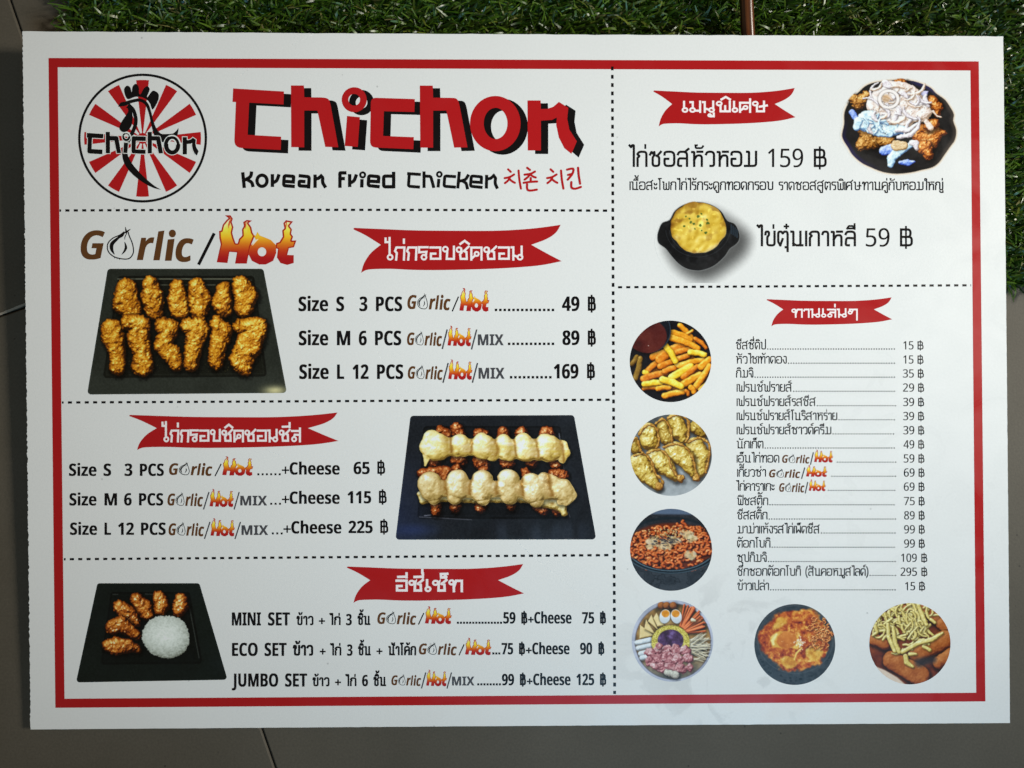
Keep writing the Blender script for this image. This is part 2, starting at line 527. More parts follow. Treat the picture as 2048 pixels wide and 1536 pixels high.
# looped block letters of the ribbons; ('o', x, y, r) is a ring
R = .18
BN = {
 'เ': [[(.1, .98), (.1, .36)], ('o', .17, .19, R)],
 'ม': [[(.02, .94), (.2, .94), (.2, .36)], ('o', .18, .19, R), [(.36, .12), (.74, .12)], [(.74, 1), (.74, 0)]],
 'น': [[(-.02, .94), (.12, .94), (.12, 0)], [(.12, .34), (.42, .22)], ('o', .62, .19, R), [(.74, 1), (.74, .3)]],
 'พ': [('o', .14, .80, R), [(.24, .66), (.24, .06), (.92, .06), (.92, 1)], [(.58, .06), (.58, .56)]],
 'ศ': [[(.04, 0), (.04, .88), (.7, .88)], [(.78, 1.22), (.78, 0)], ('o', .44, .42, R * .85), [(.3, .34), (.06, .14)]],
 'ษ': [('o', .14, .80, R), [(.26, .66), (.26, .06), (.78, .06), (.78, 1)], [(.46, .5), (1.0, .62)]],
 'ไ': [[(-.2, 1.62), (-.2, 1.34), (.06, 1.34)], [(.1, 1.66), (.1, .36)], ('o', .14, .19, R)],
 'ก': [[(.04, 0), (.09, .5), (-.04, .66), (.06, .93), (.66, .93), (.62, 0)]],
 'ร': [[(.7, .95), (.06, .95), (.06, .56), (.6, .60), (.56, .3)], ('o', .42, .19, R)],
 'อ': [[(0, .93), (.74, .93), (.74, .07), (.04, .07), (.04, .46), (.38, .46)]],
 'บ': [('o', .14, .80, R), [(.28, .68), (.24, .06), (.78, .06), (.78, 1)]],
 'ช': [('o', .14, .76, R), [(.3, .84), (.34, .56), (.22, .4), (.26, .06), (.72, .06), (.7, .58), (.5, .66)], [(.52, .66), (.86, 1)]],
 'ซ': [('o', .12, .74, R), [(.28, .84), (.38, .70), (.46, .92), (.36, .5), (.34, .06), (.8, .06), (.78, .58), (.58, .66)], [(.6, .66), (.94, 1)]],
 'ค': [[(.04, 0), (.04, .92), (.8, .92), (.8, 0)], ('o', .44, .44, R * .85), [(.32, .32), (.08, .1)]],
 'ส': [[(.0, .90), (.6, .90)], [(.72, 1.12), (.72, 0)], ('o', .2, .2, R), [(.2, .4), (.26, .58), (.7, .56)]],
 'ล': [[(.0, .92), (.72, .92), (.72, 0)], ('o', .2, .2, R), [(.2, .4), (.26, .58), (.7, .56)]],
 'ท': [('o', .12, .78, R), [(.26, .8), (.28, 0)], [(.28, .34), (.44, .92), (.86, .92), (.86, 0)]],
 'า': [[(.0, .78), (.06, .93), (.44, .93), (.44, 0)]],
 'ๆ': [('o', .16, .56, R * .9), [(.1, .72), (.12, .93), (.4, .93), (.4, .7), (.42, .93), (.8, .93), (.8, -.34)]],
}
BM = {
 'ิ': [[(-.62, 1.18), (-.3, 1.42), (.02, 1.18)]],
 'ี': [[(-.62, 1.24), (-.06, 1.26)], [(0, 1.2), (0, 1.56)]],
 '็': [('o', -.1, 1.24, .09), [(-.2, 1.2), (-.4, 1.2), (-.42, 1.5), (.06, 1.52)]],
}
BT = {'่': [[(-.04, 1.2), (-.04, 1.46)]]}
BB = {'ู': [('o', -.32, -.32, .1), [(-.24, -.42), (-.02, -.42), (-.02, -.14)]]}

def thai(mb, s, x0, x1, y, h, w, font='thin', gap=.24, m=0, z=0, cap=0):
    base, upper, tone, below = (TH, TM, TT, TB) if font == 'thin' else (BN, BM, BT, BB)
    items, w0 = [], w                         # (paths, dx, dy)
    pen, right, tall, had_up = 0.0, 0.0, 0, 0
    UP = .07 if font == 'thin' else .02
    def ext(paths):
        xs = []
        for p in paths:
            if p[0] == 'o': xs += [p[1] - p[3], p[1] + p[3]]
            else: xs += [q[0] for q in p]
        return min(xs), max(xs)
    for ch in s:
        if ch == ' ':
            pen += .5
        elif ch in upper:
            items.append((upper[ch], right - tall * .16, UP)); had_up = 1
        elif ch in tone:
            items.append((tone[ch], right - tall * .16, (.42 if had_up else .08)))
        elif ch in below:
            items.append((below[ch], right, 0))
        elif ch == 'ำ':
            items.append(([('o', -.06, 1.26, .1)], right, 0))
            had_up = 1
            g = base['า']; a, b = ext(g)
            items.append((g, pen - a, 0)); right = pen - a + b; pen = right + gap
        else:
            g = base[ch]; a, b = ext(g)
            items.append((g, pen - a, 0)); right = pen + b - a
            if ch in 'ศสษ': right -= .12
            tall = 1 if ch in 'ปฟ' else 0
            had_up = 0
            pen = pen + b - a + (gap if ch not in 'เแโไใ' else gap * .95)
    # a tone followed by ำ sits above the ring
    lo = min(ext(p)[0] + dx for p, dx, dy in items)
    hi = max(ext(p)[1] + dx for p, dx, dy in items)
    sx = (x1 - x0 - w) / (hi - lo)
    sy = (h - w)
    X = lambda a: x0 + w / 2 + (a - lo) * sx
    Y = lambda b: y - w / 2 - b * sy
    for paths, dx, dy in items:
        w = w0 * (.82 if font == 'thin' and dy else 1)
        for p in paths:
            if p[0] == 'o':
                mb.ring(X(p[1] + dx), Y(p[2] + dy), p[3] * sx, p[3] * sy, w * (.85 if font != 'thin' else .9), z, m, 20)
            else:
                rs = min(sx, sy)
                q = [(X(t[0] + dx), Y(t[1] + dy)) + ((t[2] * rs,) if len(t) > 2 else ()) for t in p]
                # butt ends reach half a stroke further so that stems stand on the line
                def push(a, b):
                    d = math.hypot(a[0] - b[0], a[1] - b[1]) or 1
                    return (a[0] + (a[0] - b[0]) / d * w * .45, a[1] + (a[1] - b[1]) / d * w * .45)
                q = [push(q[0], q[1])] + q[1:-1] + [push(q[-1], q[-2])]
                mb.stroke(rnd(q), w, z, m)
# ------------------------------------------------------------------ printed photographs: pictures worked out as ink per point of a fine sheet
_rs = np.random.RandomState(11)
_LAT = _rs.rand(256, 256)

def vn(X, Y, sc, seed=0):
    x, y = X / sc + seed * 17.37, Y / sc + seed * 9.71
    xi, yi = np.floor(x).astype(int), np.floor(y).astype(int)
    fx, fy = x - xi, y - yi
    fx, fy = fx * fx * (3 - 2 * fx), fy * fy * (3 - 2 * fy)
    g = lambda a, b: _LAT[a & 255, b & 255]
    return (g(xi, yi) * (1 - fx) + g(xi + 1, yi) * fx) * (1 - fy) + (g(xi, yi + 1) * (1 - fx) + g(xi + 1, yi + 1) * fx) * fy

def fbm(X, Y, sc, seed=0, o=3):
    s = a = 0
    w = 1.0
    for k in range(o):
        s = s + w * vn(X, Y, sc / 2 ** k, seed + k * 3)
        a += w
        w *= .55
    return s / a

def sm(e0, e1, x):
    t = np.clip((x - e0) / (e1 - e0), 0, 1)
    return t * t * (3 - 2 * t)

def psdf(X, Y, pts):
    d = np.full(X.shape, 1e18)
    s = np.ones(X.shape)
    n = len(pts)
    for i in range(n):
        ax, ay = pts[i][:2]
        bx, by = pts[i - 1][:2]
        ex, ey = bx - ax, by - ay
        wx, wy = X - ax, Y - ay
        t = np.clip((wx * ex + wy * ey) / (ex * ex + ey * ey + 1e-9), 0, 1)
        d = np.minimum(d, (wx - ex * t) ** 2 + (wy - ey * t) ** 2)
        c1, c2, c3 = Y >= ay, Y < by, ex * wy > ey * wx
        s = np.where((c1 & c2 & c3) | (~c1 & ~c2 & ~c3), -s, s)
    return s * np.sqrt(d)

def chain(X, Y, pts, k=0):
    d = None
    segs = list(zip(pts[:-1], pts[1:])) if len(pts) > 1 else [(pts[0], pts[0])]
    for a, b in segs:
        ex, ey = b[0] - a[0], b[1] - a[1]
        t = np.clip(((X - a[0]) * ex + (Y - a[1]) * ey) / (ex * ex + ey * ey + 1e-9), 0, 1)
        q = np.hypot(X - a[0] - ex * t, Y - a[1] - ey * t) - (a[2] + (b[2] - a[2]) * t)
        d = q if d is None else np.minimum(d, q)
    return d

def pal(v, stops):
    xs = np.linspace(0, 1, len(stops))
    return np.stack([np.interp(v, xs, [s[i] for s in stops]) for i in range(3)], -1)

class Cv:
    def __init__(s, x0, y0, x1, y1, st=1.0):
        s.xs, s.ys = np.arange(x0, x1 + st, st), np.arange(y0, y1 + st, st)
        s.X, s.Y = np.meshgrid(s.xs, s.ys)
        s.st = st
        s.C = np.zeros(s.X.shape + (3,))
        s.D = np.full(s.X.shape, -1.0)

    def fill(s, c): s.C[:] = c

    def over(s, d, c, soft=1.0, a=1.0):
        al = np.clip(.5 - d / soft, 0, 1)[..., None] * a
        s.C = s.C * (1 - al) + np.asarray(c) * al

    def win(s, x0, y0, x1, y1):
        i0, i1 = np.searchsorted(s.ys, [y0, y1]); j0, j1 = np.searchsorted(s.xs, [x0, x1])
        return slice(max(i0, 0), max(i1, 1)), slice(max(j0, 0), max(j1, 1))

    def lump(s, shape, R, stops, bs=6, ba=0.0, spec=0.0, p=18, seed=0, edge=0, es=5, shade=.55, sr=7, hs=1.0, L=(-.35, -.5, .79), con=1.0, crisp=0, rimd=0, tone=.22, ts=14, off=(2, 3)):
        """a lit rounded thing: shape is a chain of (x, y, r) or a polygon ('p', pts)"""
        ispoly = shape[0] == 'p'
        isun = shape[0] in ('u', 'm')
        pts = shape[1] if ispoly else sum(shape[1], []) if isun else shape
        mr = (0 if ispoly else max(q[2] for q in pts)) + 14
        sl = s.win(min(q[0] for q in pts) - mr, min(q[1] for q in pts) - mr, max(q[0] for q in pts) + mr, max(q[1] for q in pts) + mr)
        X, Y = s.X[sl], s.Y[sl]
        if X.size < 9 or X.shape[0] < 3 or X.shape[1] < 3: return
        if isun:                              # several rounded bodies flowing into one another
            f = lambda x, y: -shape[2] * np.log(sum(np.exp(-np.clip(chain(x, y, q), -90, 200) / shape[2]) for q in shape[1]))
        else:
            f = (lambda x, y: psdf(x, y, pts)) if ispoly else (lambda x, y: chain(x, y, pts))
        wob = edge * (fbm(X, Y, es, seed + 5, 2) - .5) * 2 if edge else 0
        if shade:
            ds = f(X - off[0], Y - off[1]) + wob
            s.C[sl] *= (1 - shade * sm(sr, -2, ds))[..., None]
        d = f(X, Y) + wob
        t = np.clip(-d / R, 0, 1)
        h = R * hs * np.sqrt(np.clip(t * (2 - t), 0, 1))
        if shape[0] == 'm':                   # height of overlapping domes, so creases run between them
            k, acc = 2.2, 0
            for q in shape[1]:
                hq = 0
                for a, b in zip(q[:-1], q[1:]):
                    ex, ey = b[0] - a[0], b[1] - a[1]
                    tt = np.clip(((X - a[0]) * ex + (Y - a[1]) * ey) / (ex * ex + ey * ey + 1e-9), 0, 1)
                    rr_ = a[2] + (b[2] - a[2]) * tt
                    dd = np.hypot(X - a[0] - ex * tt, Y - a[1] - ey * tt)
                    hq = np.maximum(hq, np.sqrt(np.clip(rr_ * rr_ - dd * dd, 0, None)))
                acc = acc + np.exp(hq / k)
            h = hs * k * np.log(acc)
        if ba: h = h + ba * (fbm(X, Y, bs, seed, 3) - .5) * 2 * sm(0, .3, t)
        gy, gx = np.gradient(h, s.st)
        iz = 1 / np.sqrt(gx * gx + gy * gy + 1)
        dif = np.clip((-gx * L[0] - gy * L[1] + L[2]) * iz, 0, 1)
        v = np.clip(.5 + (dif - .62) * 1.15 * con + tone * (fbm(X, Y, ts, seed + 9, 3) - .5) * 2, 0, 1)
        if crisp:                             # crumbs and dark cracks of a fried crust
            ck = np.abs(fbm(X, Y, 9, seed + 31, 3) - .5)
            v = v + crisp * ((vn(X, Y, 2.1, seed + 33) - .5) * .9 + (vn(X, Y, 4.3, seed + 35) - .5) * .9) - crisp * .7 * sm(.05, 0, ck)
        if rimd: v = v * (1 - rimd * sm(.45, 0, t))
        v = np.clip(v, 0, 1)
        c = pal(v, stops)
        if spec:
            H = np.array(L) + np.array([0, 0, 1.0])
            H /= np.linalg.norm(H)
            nh = np.clip((-gx * H[0] - gy * H[1] + H[2]) * iz, 0, 1)
            c = c + (spec * 255 * nh ** p * sm(.45, .7, fbm(X, Y, 5, seed + 21, 2)))[..., None]
        al = np.clip(.5 - d / s.st, 0, 1)[..., None]
        s.C[sl] = s.C[sl] * (1 - al) + c * al

    def build(s, name, parent, label=None, z=0.00001, grain=5, mat=None):
        n = (fbm(s.X, s.Y, 2.4, 40, 2) - .5) * 2 * grain
        C = np.clip(s.C + n[..., None], 0, 255) / 255
        Ln = np.where(C <= .04045, C / 12.92, ((C + .055) / 1.055) ** 2.4) * KCOL
        Ln = np.clip(Ln, 0, .9)
        D = s.D
        gy, gx = np.gradient(D, s.st)
        gl = np.sqrt(gx * gx + gy * gy) + 1e-9
        mv = np.where(D > 0, D, 0)
        PX, PY = s.X - gx / gl * mv, s.Y - gy / gl * mv
        H, W = D.shape
        ins = D < 0
        q = ins[:-1, :-1] | ins[1:, :-1] | ins[:-1, 1:] | ins[1:, 1:]
        far = D < s.st * 2.2
        q &= far[:-1, :-1] & far[1:, :-1] & far[:-1, 1:] & far[1:, 1:]
        idx = np.arange(H * W).reshape(H, W)
        a, b, c, d = idx[:-1, :-1][q], idx[1:, :-1][q], idx[1:, 1:][q], idx[:-1, 1:][q]
        F = np.stack([a, b, c, d], 1)
        used, inv = np.unique(F, return_inverse=True)
        F = inv.reshape(F.shape)
        co = np.stack([(PX.ravel()[used] - 1024) * S, (768 - PY.ravel()[used]) * S, np.full(used.size, L0 + z)], 1)
        me = bpy.data.meshes.new(name)
        me.vertices.add(len(co)); me.vertices.foreach_set('co', co.ravel())
        me.loops.add(F.size); me.loops.foreach_set('vertex_index', F.ravel())
        me.polygons.add(len(F)); me.polygons.foreach_set('loop_start', np.arange(0, F.size, 4))
        me.update(calc_edges=True)
        at = me.color_attributes.new('print', 'FLOAT_COLOR', 'POINT')
        rgba = np.ones((used.size, 4))
        rgba[:, :3] = Ln.reshape(-1, 3)[used]
        at.data.foreach_set('color', rgba.ravel())
        me.materials.append(mat or INK_PHOTO)
        o = bpy.data.objects.new(name, me)
        COL.objects.link(o)
        if parent: o.parent = parent
        if label: o['label'] = label
        return o

def circle_cv(cx, cy, r):
    c = Cv(cx - r - 2, cy - r - 2, cx + r + 2, cy + r + 2)
    c.D = np.hypot(c.X - cx, c.Y - cy) - r
    return c

CRUST = [(34, 14, 2), (112, 56, 7), (180, 108, 16), (218, 154, 38), (246, 208, 100)]
GLAZE = [(26, 8, 3), (88, 34, 8), (150, 74, 16), (190, 110, 34), (236, 184, 100)]
REDCH = [(26, 8, 4), (86, 32, 10), (140, 62, 20), (174, 92, 38), (222, 160, 100)]
CHEESE = [(116, 88, 30), (170, 142, 70), (212, 192, 122), (228, 216, 164), (238, 232, 205)]

def tray(c, quad, well, base, rim, rad=7):
    cx = sum(p[0] for p in quad) / 4; cy = sum(p[1] for p in quad) / 4
    def shr(q, k):
        out = []
        for p in q:
            out.append((p[0] - k * np.sign(p[0] - cx), p[1] - k * np.sign(p[1] - cy)))
        return out
    c.D = psdf(c.X, c.Y, shr(quad, rad)) - rad
    c.fill(rim)
    g = fbm(c.X, c.Y, 60, 3, 3)
    c.C *= (.82 + .36 * g)[..., None]
    dw = psdf(c.X, c.Y, shr(well, 6)) - 6
    c.over(dw, base, 3)
    c.over(np.abs(dw) - 1.2, np.array(base) * .4, 2, .8)
    c.over(np.abs(dw + 5) - .8, np.array(rim) * 1.25, 2, .35)
    c.over(np.abs(c.D + 1.2) - .8, np.array(rim) * 1.5 + 8, 1.5, .4)
    return dw
# ------------------------------------------------------------------ the setting: tiled floor
def floor_mat():
    m = new_mat('glazed_floor_tile', (0.09, 0.085, 0.075), 0.55, 0.2)
    nt = m.node_tree
    b = nt.nodes['Principled BSDF']
    tc = nt.nodes.new('ShaderNodeTexCoord')
    n = nt.nodes.new('ShaderNodeTexNoise')
    n.inputs['Scale'].default_value = 9
    n.inputs['Detail'].default_value = 7
    n.inputs['Roughness'].default_value = .6
    nt.links.new(tc.outputs['Object'], n.inputs['Vector'])
    cr = nt.nodes.new('ShaderNodeValToRGB')
    cr.color_ramp.elements[0].position = .3
    cr.color_ramp.elements[0].color = (0.080, 0.068, 0.050, 1)
    cr.color_ramp.elements[1].position = .75
    cr.color_ramp.elements[1].color = (0.104, 0.090, 0.069, 1)
    nt.links.new(n.outputs['Fac'], cr.inputs[0])
    n2 = nt.nodes.new('ShaderNodeTexNoise')
    n2.inputs['Scale'].default_value = 700
    n2.inputs['Detail'].default_value = 2
    nt.links.new(tc.outputs['Object'], n2.inputs['Vector'])
    v = nt.nodes.new('ShaderNodeTexVoronoi')
    v.inputs['Scale'].default_value = 70
    nt.links.new(tc.outputs['Object'], v.inputs['Vector'])
    mr = nt.nodes.new('ShaderNodeMapRange')
    mr.inputs[1].default_value = .03
    mr.inputs[2].default_value = .06
    mr.inputs[3].default_value = .55
    mr.inputs[4].default_value = 1
    nt.links.new(v.outputs['Distance'], mr.inputs[0])
    mr2 = nt.nodes.new('ShaderNodeMapRange')
    mr2.inputs[3].default_value = .8
    mr2.inputs[4].default_value = 1.2
    nt.links.new(n2.outputs['Fac'], mr2.inputs[0])
    mu = nt.nodes.new('ShaderNodeMath'); mu.operation = 'MULTIPLY'
    nt.links.new(mr.outputs[0], mu.inputs[0]); nt.links.new(mr2.outputs[0], mu.inputs[1])
    sc = nt.nodes.new('ShaderNodeVectorMath'); sc.operation = 'SCALE'
    nt.links.new(cr.outputs[0], sc.inputs[0]); nt.links.new(mu.outputs[0], sc.inputs['Scale'])
    nt.links.new(sc.outputs[0], b.inputs['Base Color'])
    bp = nt.nodes.new('ShaderNodeBump'); bp.inputs['Strength'].default_value = .06; bp.inputs['Distance'].default_value = .001
    nt.links.new(n2.outputs['Fac'], bp.inputs['Height']); nt.links.new(bp.outputs[0], b.inputs['Normal'])
    return m

FLOOR = floor_mat()
GROUT = new_mat('dark_grout', (0.035, 0.03, 0.025), 0.9, 0.1)
CHIP = new_mat('pale_grout', (0.30, 0.27, 0.22), 0.9, 0.1)

def build_floor():
    # tile joints run through the points where the photo shows them
    a, b = to_world(33, 38, 0), to_world(536, 1495, 0)
    d = Vector((b.x - a.x, b.y - a.y, 0)).normalized()
    h1, h2 = to_world(0, 631, 0), to_world(49, 611, 0)
    e = Vector((-d.y, d.x, 0))
    t = (h1 - a).dot(d)
    O = a + d * t                               # crossing of the two joints
    T, g = 0.60, 0.0005
    vs, fs, mi = [], [], []
    def slab(x0, x1, y0, y1):
        k = len(vs)
        bev = .0009
        for z, s in ((-.008, 0), (-bev, 0), (0, bev)):
            for x, y in ((x0 + s, y0 + s), (x1 - s, y0 + s), (x1 - s, y1 - s), (x0 + s, y1 - s)):
                p = O + e * x + d * y
                vs.append((p.x, p.y, z))
        fs.append([k + 8, k + 9, k + 10, k + 11])
        for r in (0, 4):
            for i in range(4):
                j = (i + 1) % 4
                fs.append([k + r + i, k + r + j, k + r + 4 + j, k + r + 4 + i])
        mi.extend([0] * 9)
    for i in range(-3, 3):
        for j in range(-3, 3):
            slab(i * T + g, (i + 1) * T - g, j * T + g, (j + 1) * T - g)
    k = len(vs)
    for x, y in ((-3, -3), (3, -3), (3, 3), (-3, 3)):
        p = O + e * x * T + d * y * T
        vs.append((p.x, p.y, -.003))
    fs.append([k, k + 1, k + 2, k + 3]); mi.append(1)
    # crumbling pale grout standing in the joint at the left
    u = (h2 - h1).normalized()
    nrm = Vector((-u.y, u.x, 0))
    r = random.Random(3)
    k = len(vs)
    N = 30
    for i in range(N):
        p = h1 + u * (-.006 + .030 * i / (N - 1))
        w = .0011 + .0006 * r.random()
        for s in (-.5, .5):
            q = p + nrm * (w * s + .0006)
            vs.append((q.x, q.y, .0003))
    for i in range(N - 1):
        fs.append([k + 2 * i, k + 2 * i + 2, k + 2 * i + 3, k + 2 * i + 1]); mi.append(2)
    me = bpy.data.meshes.new('floor')
    me.from_pydata(vs, [], fs)
    for m in (FLOOR, GROUT, CHIP): me.materials.append(m)
    me.polygons.foreach_set('material_index', mi)
    import bmesh
    bm = bmesh.new(); bm.from_mesh(me); bmesh.ops.recalc_face_normals(bm, faces=bm.faces)
    for f in bm.faces:
        if f.normal.z < -.5: f.normal_flip()
    bm.to_mesh(me); bm.free()
    o = bpy.data.objects.new('floor', me)
    COL.objects.link(o)
    tag(o, 'grey-brown glazed tile floor with thin dark joints around and under the board', None, 'structure')

build_floor()

# ------------------------------------------------------------------ artificial grass mat
def grass_mat():
    m = new_mat('plastic_grass', (0.04, 0.09, 0.015), 0.33, 0.32)
    nt = m.node_tree
    a = nt.nodes.new('ShaderNodeVertexColor'); a.layer_name = 'blade'
    nt.links.new(a.outputs['Color'], nt.nodes['Principled BSDF'].inputs['Base Color'])
    return m

def build_mat():
    zt = .016
    p0 = to_world(120, 40, zt); p1 = to_world(2030, 562, zt)
    X0, Y0 = p0.x, p1.y
    X1, Y1 = .42, .40
    root = bpy.data.objects.new('grass_mat', None)
    COL.objects.link(root)
    root.location = ((X0 + X1) / 2, (Y0 + Y1) / 2, 0)
    tag(root, 'green artificial grass mat with curly plastic blades under the top of the menu board', 'grass mat')
    # backing
    vs = [(x, y, z) for z in (.0004, .004) for x, y in ((X0, Y0), (X1, Y0), (X1, Y1), (X0, Y1))]
    fs = [[0, 3, 2, 1], [4, 5, 6, 7]] + [[i, (i + 1) % 4, 4 + (i + 1) % 4, 4 + i] for i in range(4)]
    me = bpy.data.meshes.new('backing'); me.from_pydata(vs, [], fs)
    me.materials.append(new_mat('green_backing', (0.010, 0.018, 0.007), .9, .1))
    bk = bpy.data.objects.new('backing', me); COL.objects.link(bk)
    bk.parent = root; bk.matrix_parent_inverse = root.matrix_world.inverted()
    bk.location = -root.location if False else (0, 0, 0)
    me.transform(Matrix.Translation(-root.location))
    bk.matrix_parent_inverse = Matrix()
    # pile
    rs = np.random.RandomState(5)
    BI = BOARD_M.inverted()
    co, fc, cl = [], [], []
    hw, hh = 983 * S, 697 * S
    def density(x, y):
        q = BI @ Vector((x, y, .03))
        ins = min(hw - abs(q.x), hh - abs(q.y))
        return ins
    n_try = 130000
    xs = X0 + (X1 - X0) * rs.rand(n_try); ys = Y0 + (Y1 - Y0) * rs.rand(n_try)
    ys2 = Y0 + (Y1 - Y0) * rs.rand(n_try)
    cols = [(.020, .054, .003), (.034, .078, .004), (.056, .106, .008), (.008, .026, .002), (.078, .100, .012), (.120, .115, .040)]
    pw = [.28, .30, .16, .16, .07, .03]
    for i in range(n_try):
        x, y = xs[i], ys[i]
        ins = density(x, y)
        if ins > .022: continue
        zmax = .0205
        if ins > -.004:
            q = BOARD_M @ (Vector((0, (BI @ Vector((x, y, .03))).y, -.006)))
            zmax = min(zmax, q.z - .001)
        L = rs.uniform(.010, .019)
        w = rs.uniform(.0010, .0020)
        az = rs.uniform(0, 6.283) if rs.rand() < .45 else rs.normal(.15, .5) + (math.pi if rs.rand() < .25 else 0)
        lean = rs.uniform(.2, 1.0)
        curl = rs.uniform(.5, 2.4)
        dx, dy = math.cos(az), math.sin(az)
        tw = rs.uniform(-.9, .9)
        th = math.pi / 2 - lean
        p = Vector((x, y, .003))
        k = len(co)
        NS = 5
        c = np.array(cols[rs.choice(6, p=pw)]) * rs.uniform(.75, 1.25)
        for sgm in range(NS + 1):
            u = sgm / NS
            ww = w * (1 - .55 * u ** 2)
            sx, sy = -dy, dx
            a2 = tw * u * 1.6
            px_, py_, pz_ = sx * math.cos(a2), sy * math.cos(a2), math.sin(a2)
            z = min(max(p.z, .004), zmax)
            co.append((p.x - px_ * ww / 2, p.y - py_ * ww / 2, z - pz_ * ww / 2))
            co.append((p.x + px_ * ww / 2, p.y + py_ * ww / 2, z + pz_ * ww / 2))
            cl += [tuple(c), tuple(c)]
            if sgm < NS:
                fc.append((k + 2 * sgm, k + 2 * sgm + 1, k + 2 * sgm + 3, k + 2 * sgm + 2))
            p = p + Vector((dx * math.cos(th), dy * math.cos(th), math.sin(th))) * (L / NS)
            th -= curl / NS
    me = bpy.data.meshes.new('grass_pile')
    co = np.array(co) - np.array(root.location)
    fc = np.array(fc)
    me.vertices.add(len(co)); me.vertices.foreach_set('co', co.ravel())
    me.loops.add(fc.size); me.loops.foreach_set('vertex_index', fc.ravel())
    me.polygons.add(len(fc)); me.polygons.foreach_set('loop_start', np.arange(0, fc.size, 4))
    me.polygons.foreach_set('use_smooth', np.ones(len(fc), bool))
    me.update(calc_edges=True)
    at = me.color_attributes.new('blade', 'FLOAT_COLOR', 'POINT')
    rg = np.ones((len(co), 4)); rg[:, :3] = np.array(cl)
    at.data.foreach_set('color', rg.ravel())
    me.materials.append(grass_mat())
    gp = bpy.data.objects.new('grass_pile', me); COL.objects.link(gp)
    gp.parent = root
    tag(gp, None, None, 'stuff')

build_mat()

# ------------------------------------------------------------------ the reddish wooden stick behind the board
def build_stick():
    a = to_world(1500, 130, .018)
    b = to_world(1494, -40, .030)
    d = (b - a)
    b = a + d * 2.2
    m = new_mat('varnished_red_wood', (0.10, 0.022, 0.006), 0.3, 0.5)
    nt = m.node_tree
    bs = nt.nodes['Principled BSDF']
    tc = nt.nodes.new('ShaderNodeTexCoord')
    mp = nt.nodes.new('ShaderNodeMapping'); mp.inputs['Scale'].default_value = (900, 900, 18)
    n = nt.nodes.new('ShaderNodeTexNoise'); n.inputs['Scale'].default_value = 1; n.inputs['Detail'].default_value = 3
    cr = nt.nodes.new('ShaderNodeValToRGB')
    cr.color_ramp.elements[0].position = .35; cr.color_ramp.elements[0].color = (.018, .004, .0015, 1)
    cr.color_ramp.elements[1].position = .68; cr.color_ramp.elements[1].color = (.15, .042, .010, 1)
    nt.links.new(tc.outputs['Object'], mp.inputs[0]); nt.links.new(mp.outputs[0], n.inputs[0])
    nt.links.new(n.outputs['Fac'], cr.inputs[0]); nt.links.new(cr.outputs[0], bs.inputs['Base Color'])
    vs, fs = [], []
    N, M = 14, 14
    L = (b - a).length
    r = random.Random(2)
    for i in range(M):
        u = i / (M - 1)
        rad = .0037 + .0007 * u + .00025 * math.sin(u * 9)
        for j in range(N):
            t = 2 * math.pi * j / N
            q = rad * (1 + .07 * math.sin(3 * t + 1))
            vs.append((q * math.cos(t) + .0008 * math.sin(u * 5), q * math.sin(t), L * u))
    for i in range(M - 1):
        for j in range(N):
            k = (j + 1) % N
            fs.append([i * N + j, i * N + k, (i + 1) * N + k, (i + 1) * N + j])
    fs.append(list(range(N))[::-1]); fs.append([(M - 1) * N + j for j in range(N)])
    me = bpy.data.meshes.new('wooden_stick'); me.from_pydata(vs, [], fs)
    me.polygons.foreach_set('use_smooth', [True] * len(fs))
    me.materials.append(m)
    o = bpy.data.objects.new('wooden_stick', me); COL.objects.link(o)
    o.location = a
    o.rotation_euler = (b - a).to_track_quat('Z', 'Y').to_euler()
    tag(o, 'thin reddish-brown wooden stick on the grass at the top edge of the board', 'stick')

build_stick()

# ------------------------------------------------------------------ the menu board
board = bpy.data.objects.new('menu_board', None)
COL.objects.link(board)
board.matrix_world = BOARD_M
tag(board, 'large white printed fried-chicken menu board with red border, lying on the tile floor', 'menu board')

def build_panel():
    r = random.Random(9)
    TL, TR, BR, BL = (45, 62.5), (2006.5, 72.5), (2020, 1446), (61, 1459)
    top_pts, out = [], []
    def edge(a, b, n, amp, bow=0):
        for i in range(n):
            t = i / n
            x, y = a[0] + (b[0] - a[0]) * t, a[1] + (b[1] - a[1]) * t
            dx, dy = b[0] - a[0], b[1] - a[1]
            l = math.hypot(dx, dy)
            k = (r.gauss(0, amp) if i else 0) + bow * 4 * t * (1 - t)
            out.append((x - dy / l * k, y + dx / l * k))
    edge(TL, TR, 120, .25, 1.0)
    edge(TR, BR, 160, .12, -.6)
    edge(BR, BL, 120, .12, .6)
    edge(BL, TL, 420, .6, 0)
    vs = [(lx(x), ly(y), 0) for x, y in out] + [(lx(x), ly(y), -.005) for x, y in out]
    n = len(out)
    fs, mi = [], []
    tri = tessellate_polygon([[Vector((p[0], p[1], 0)) for p in vs[:n]]])
    for t in tri:
        p, q, s = (vs[i] for i in t)
        c = (q[0] - p[0]) * (s[1] - p[1]) - (q[1] - p[1]) * (s[0] - p[0])
        t = list(t) if c > 0 else list(t)[::-1]
        fs.append(t); mi.append(0)
        fs.append([i + n for i in t][::-1]); mi.append(1)
    for i in range(n):
        j = (i + 1) % n
        fs.append([i, n + i, n + j, j][::-1] if False else [j, n + j, n + i, i][::-1]); mi.append(1)
    me = bpy.data.meshes.new('panel'); me.from_pydata(vs, [], fs)
    me.materials.append(PAPER); me.materials.append(FOAM)
    me.polygons.foreach_set('material_index', mi)
    o = bpy.data.objects.new('panel', me); COL.objects.link(o); o.parent = board

build_panel()

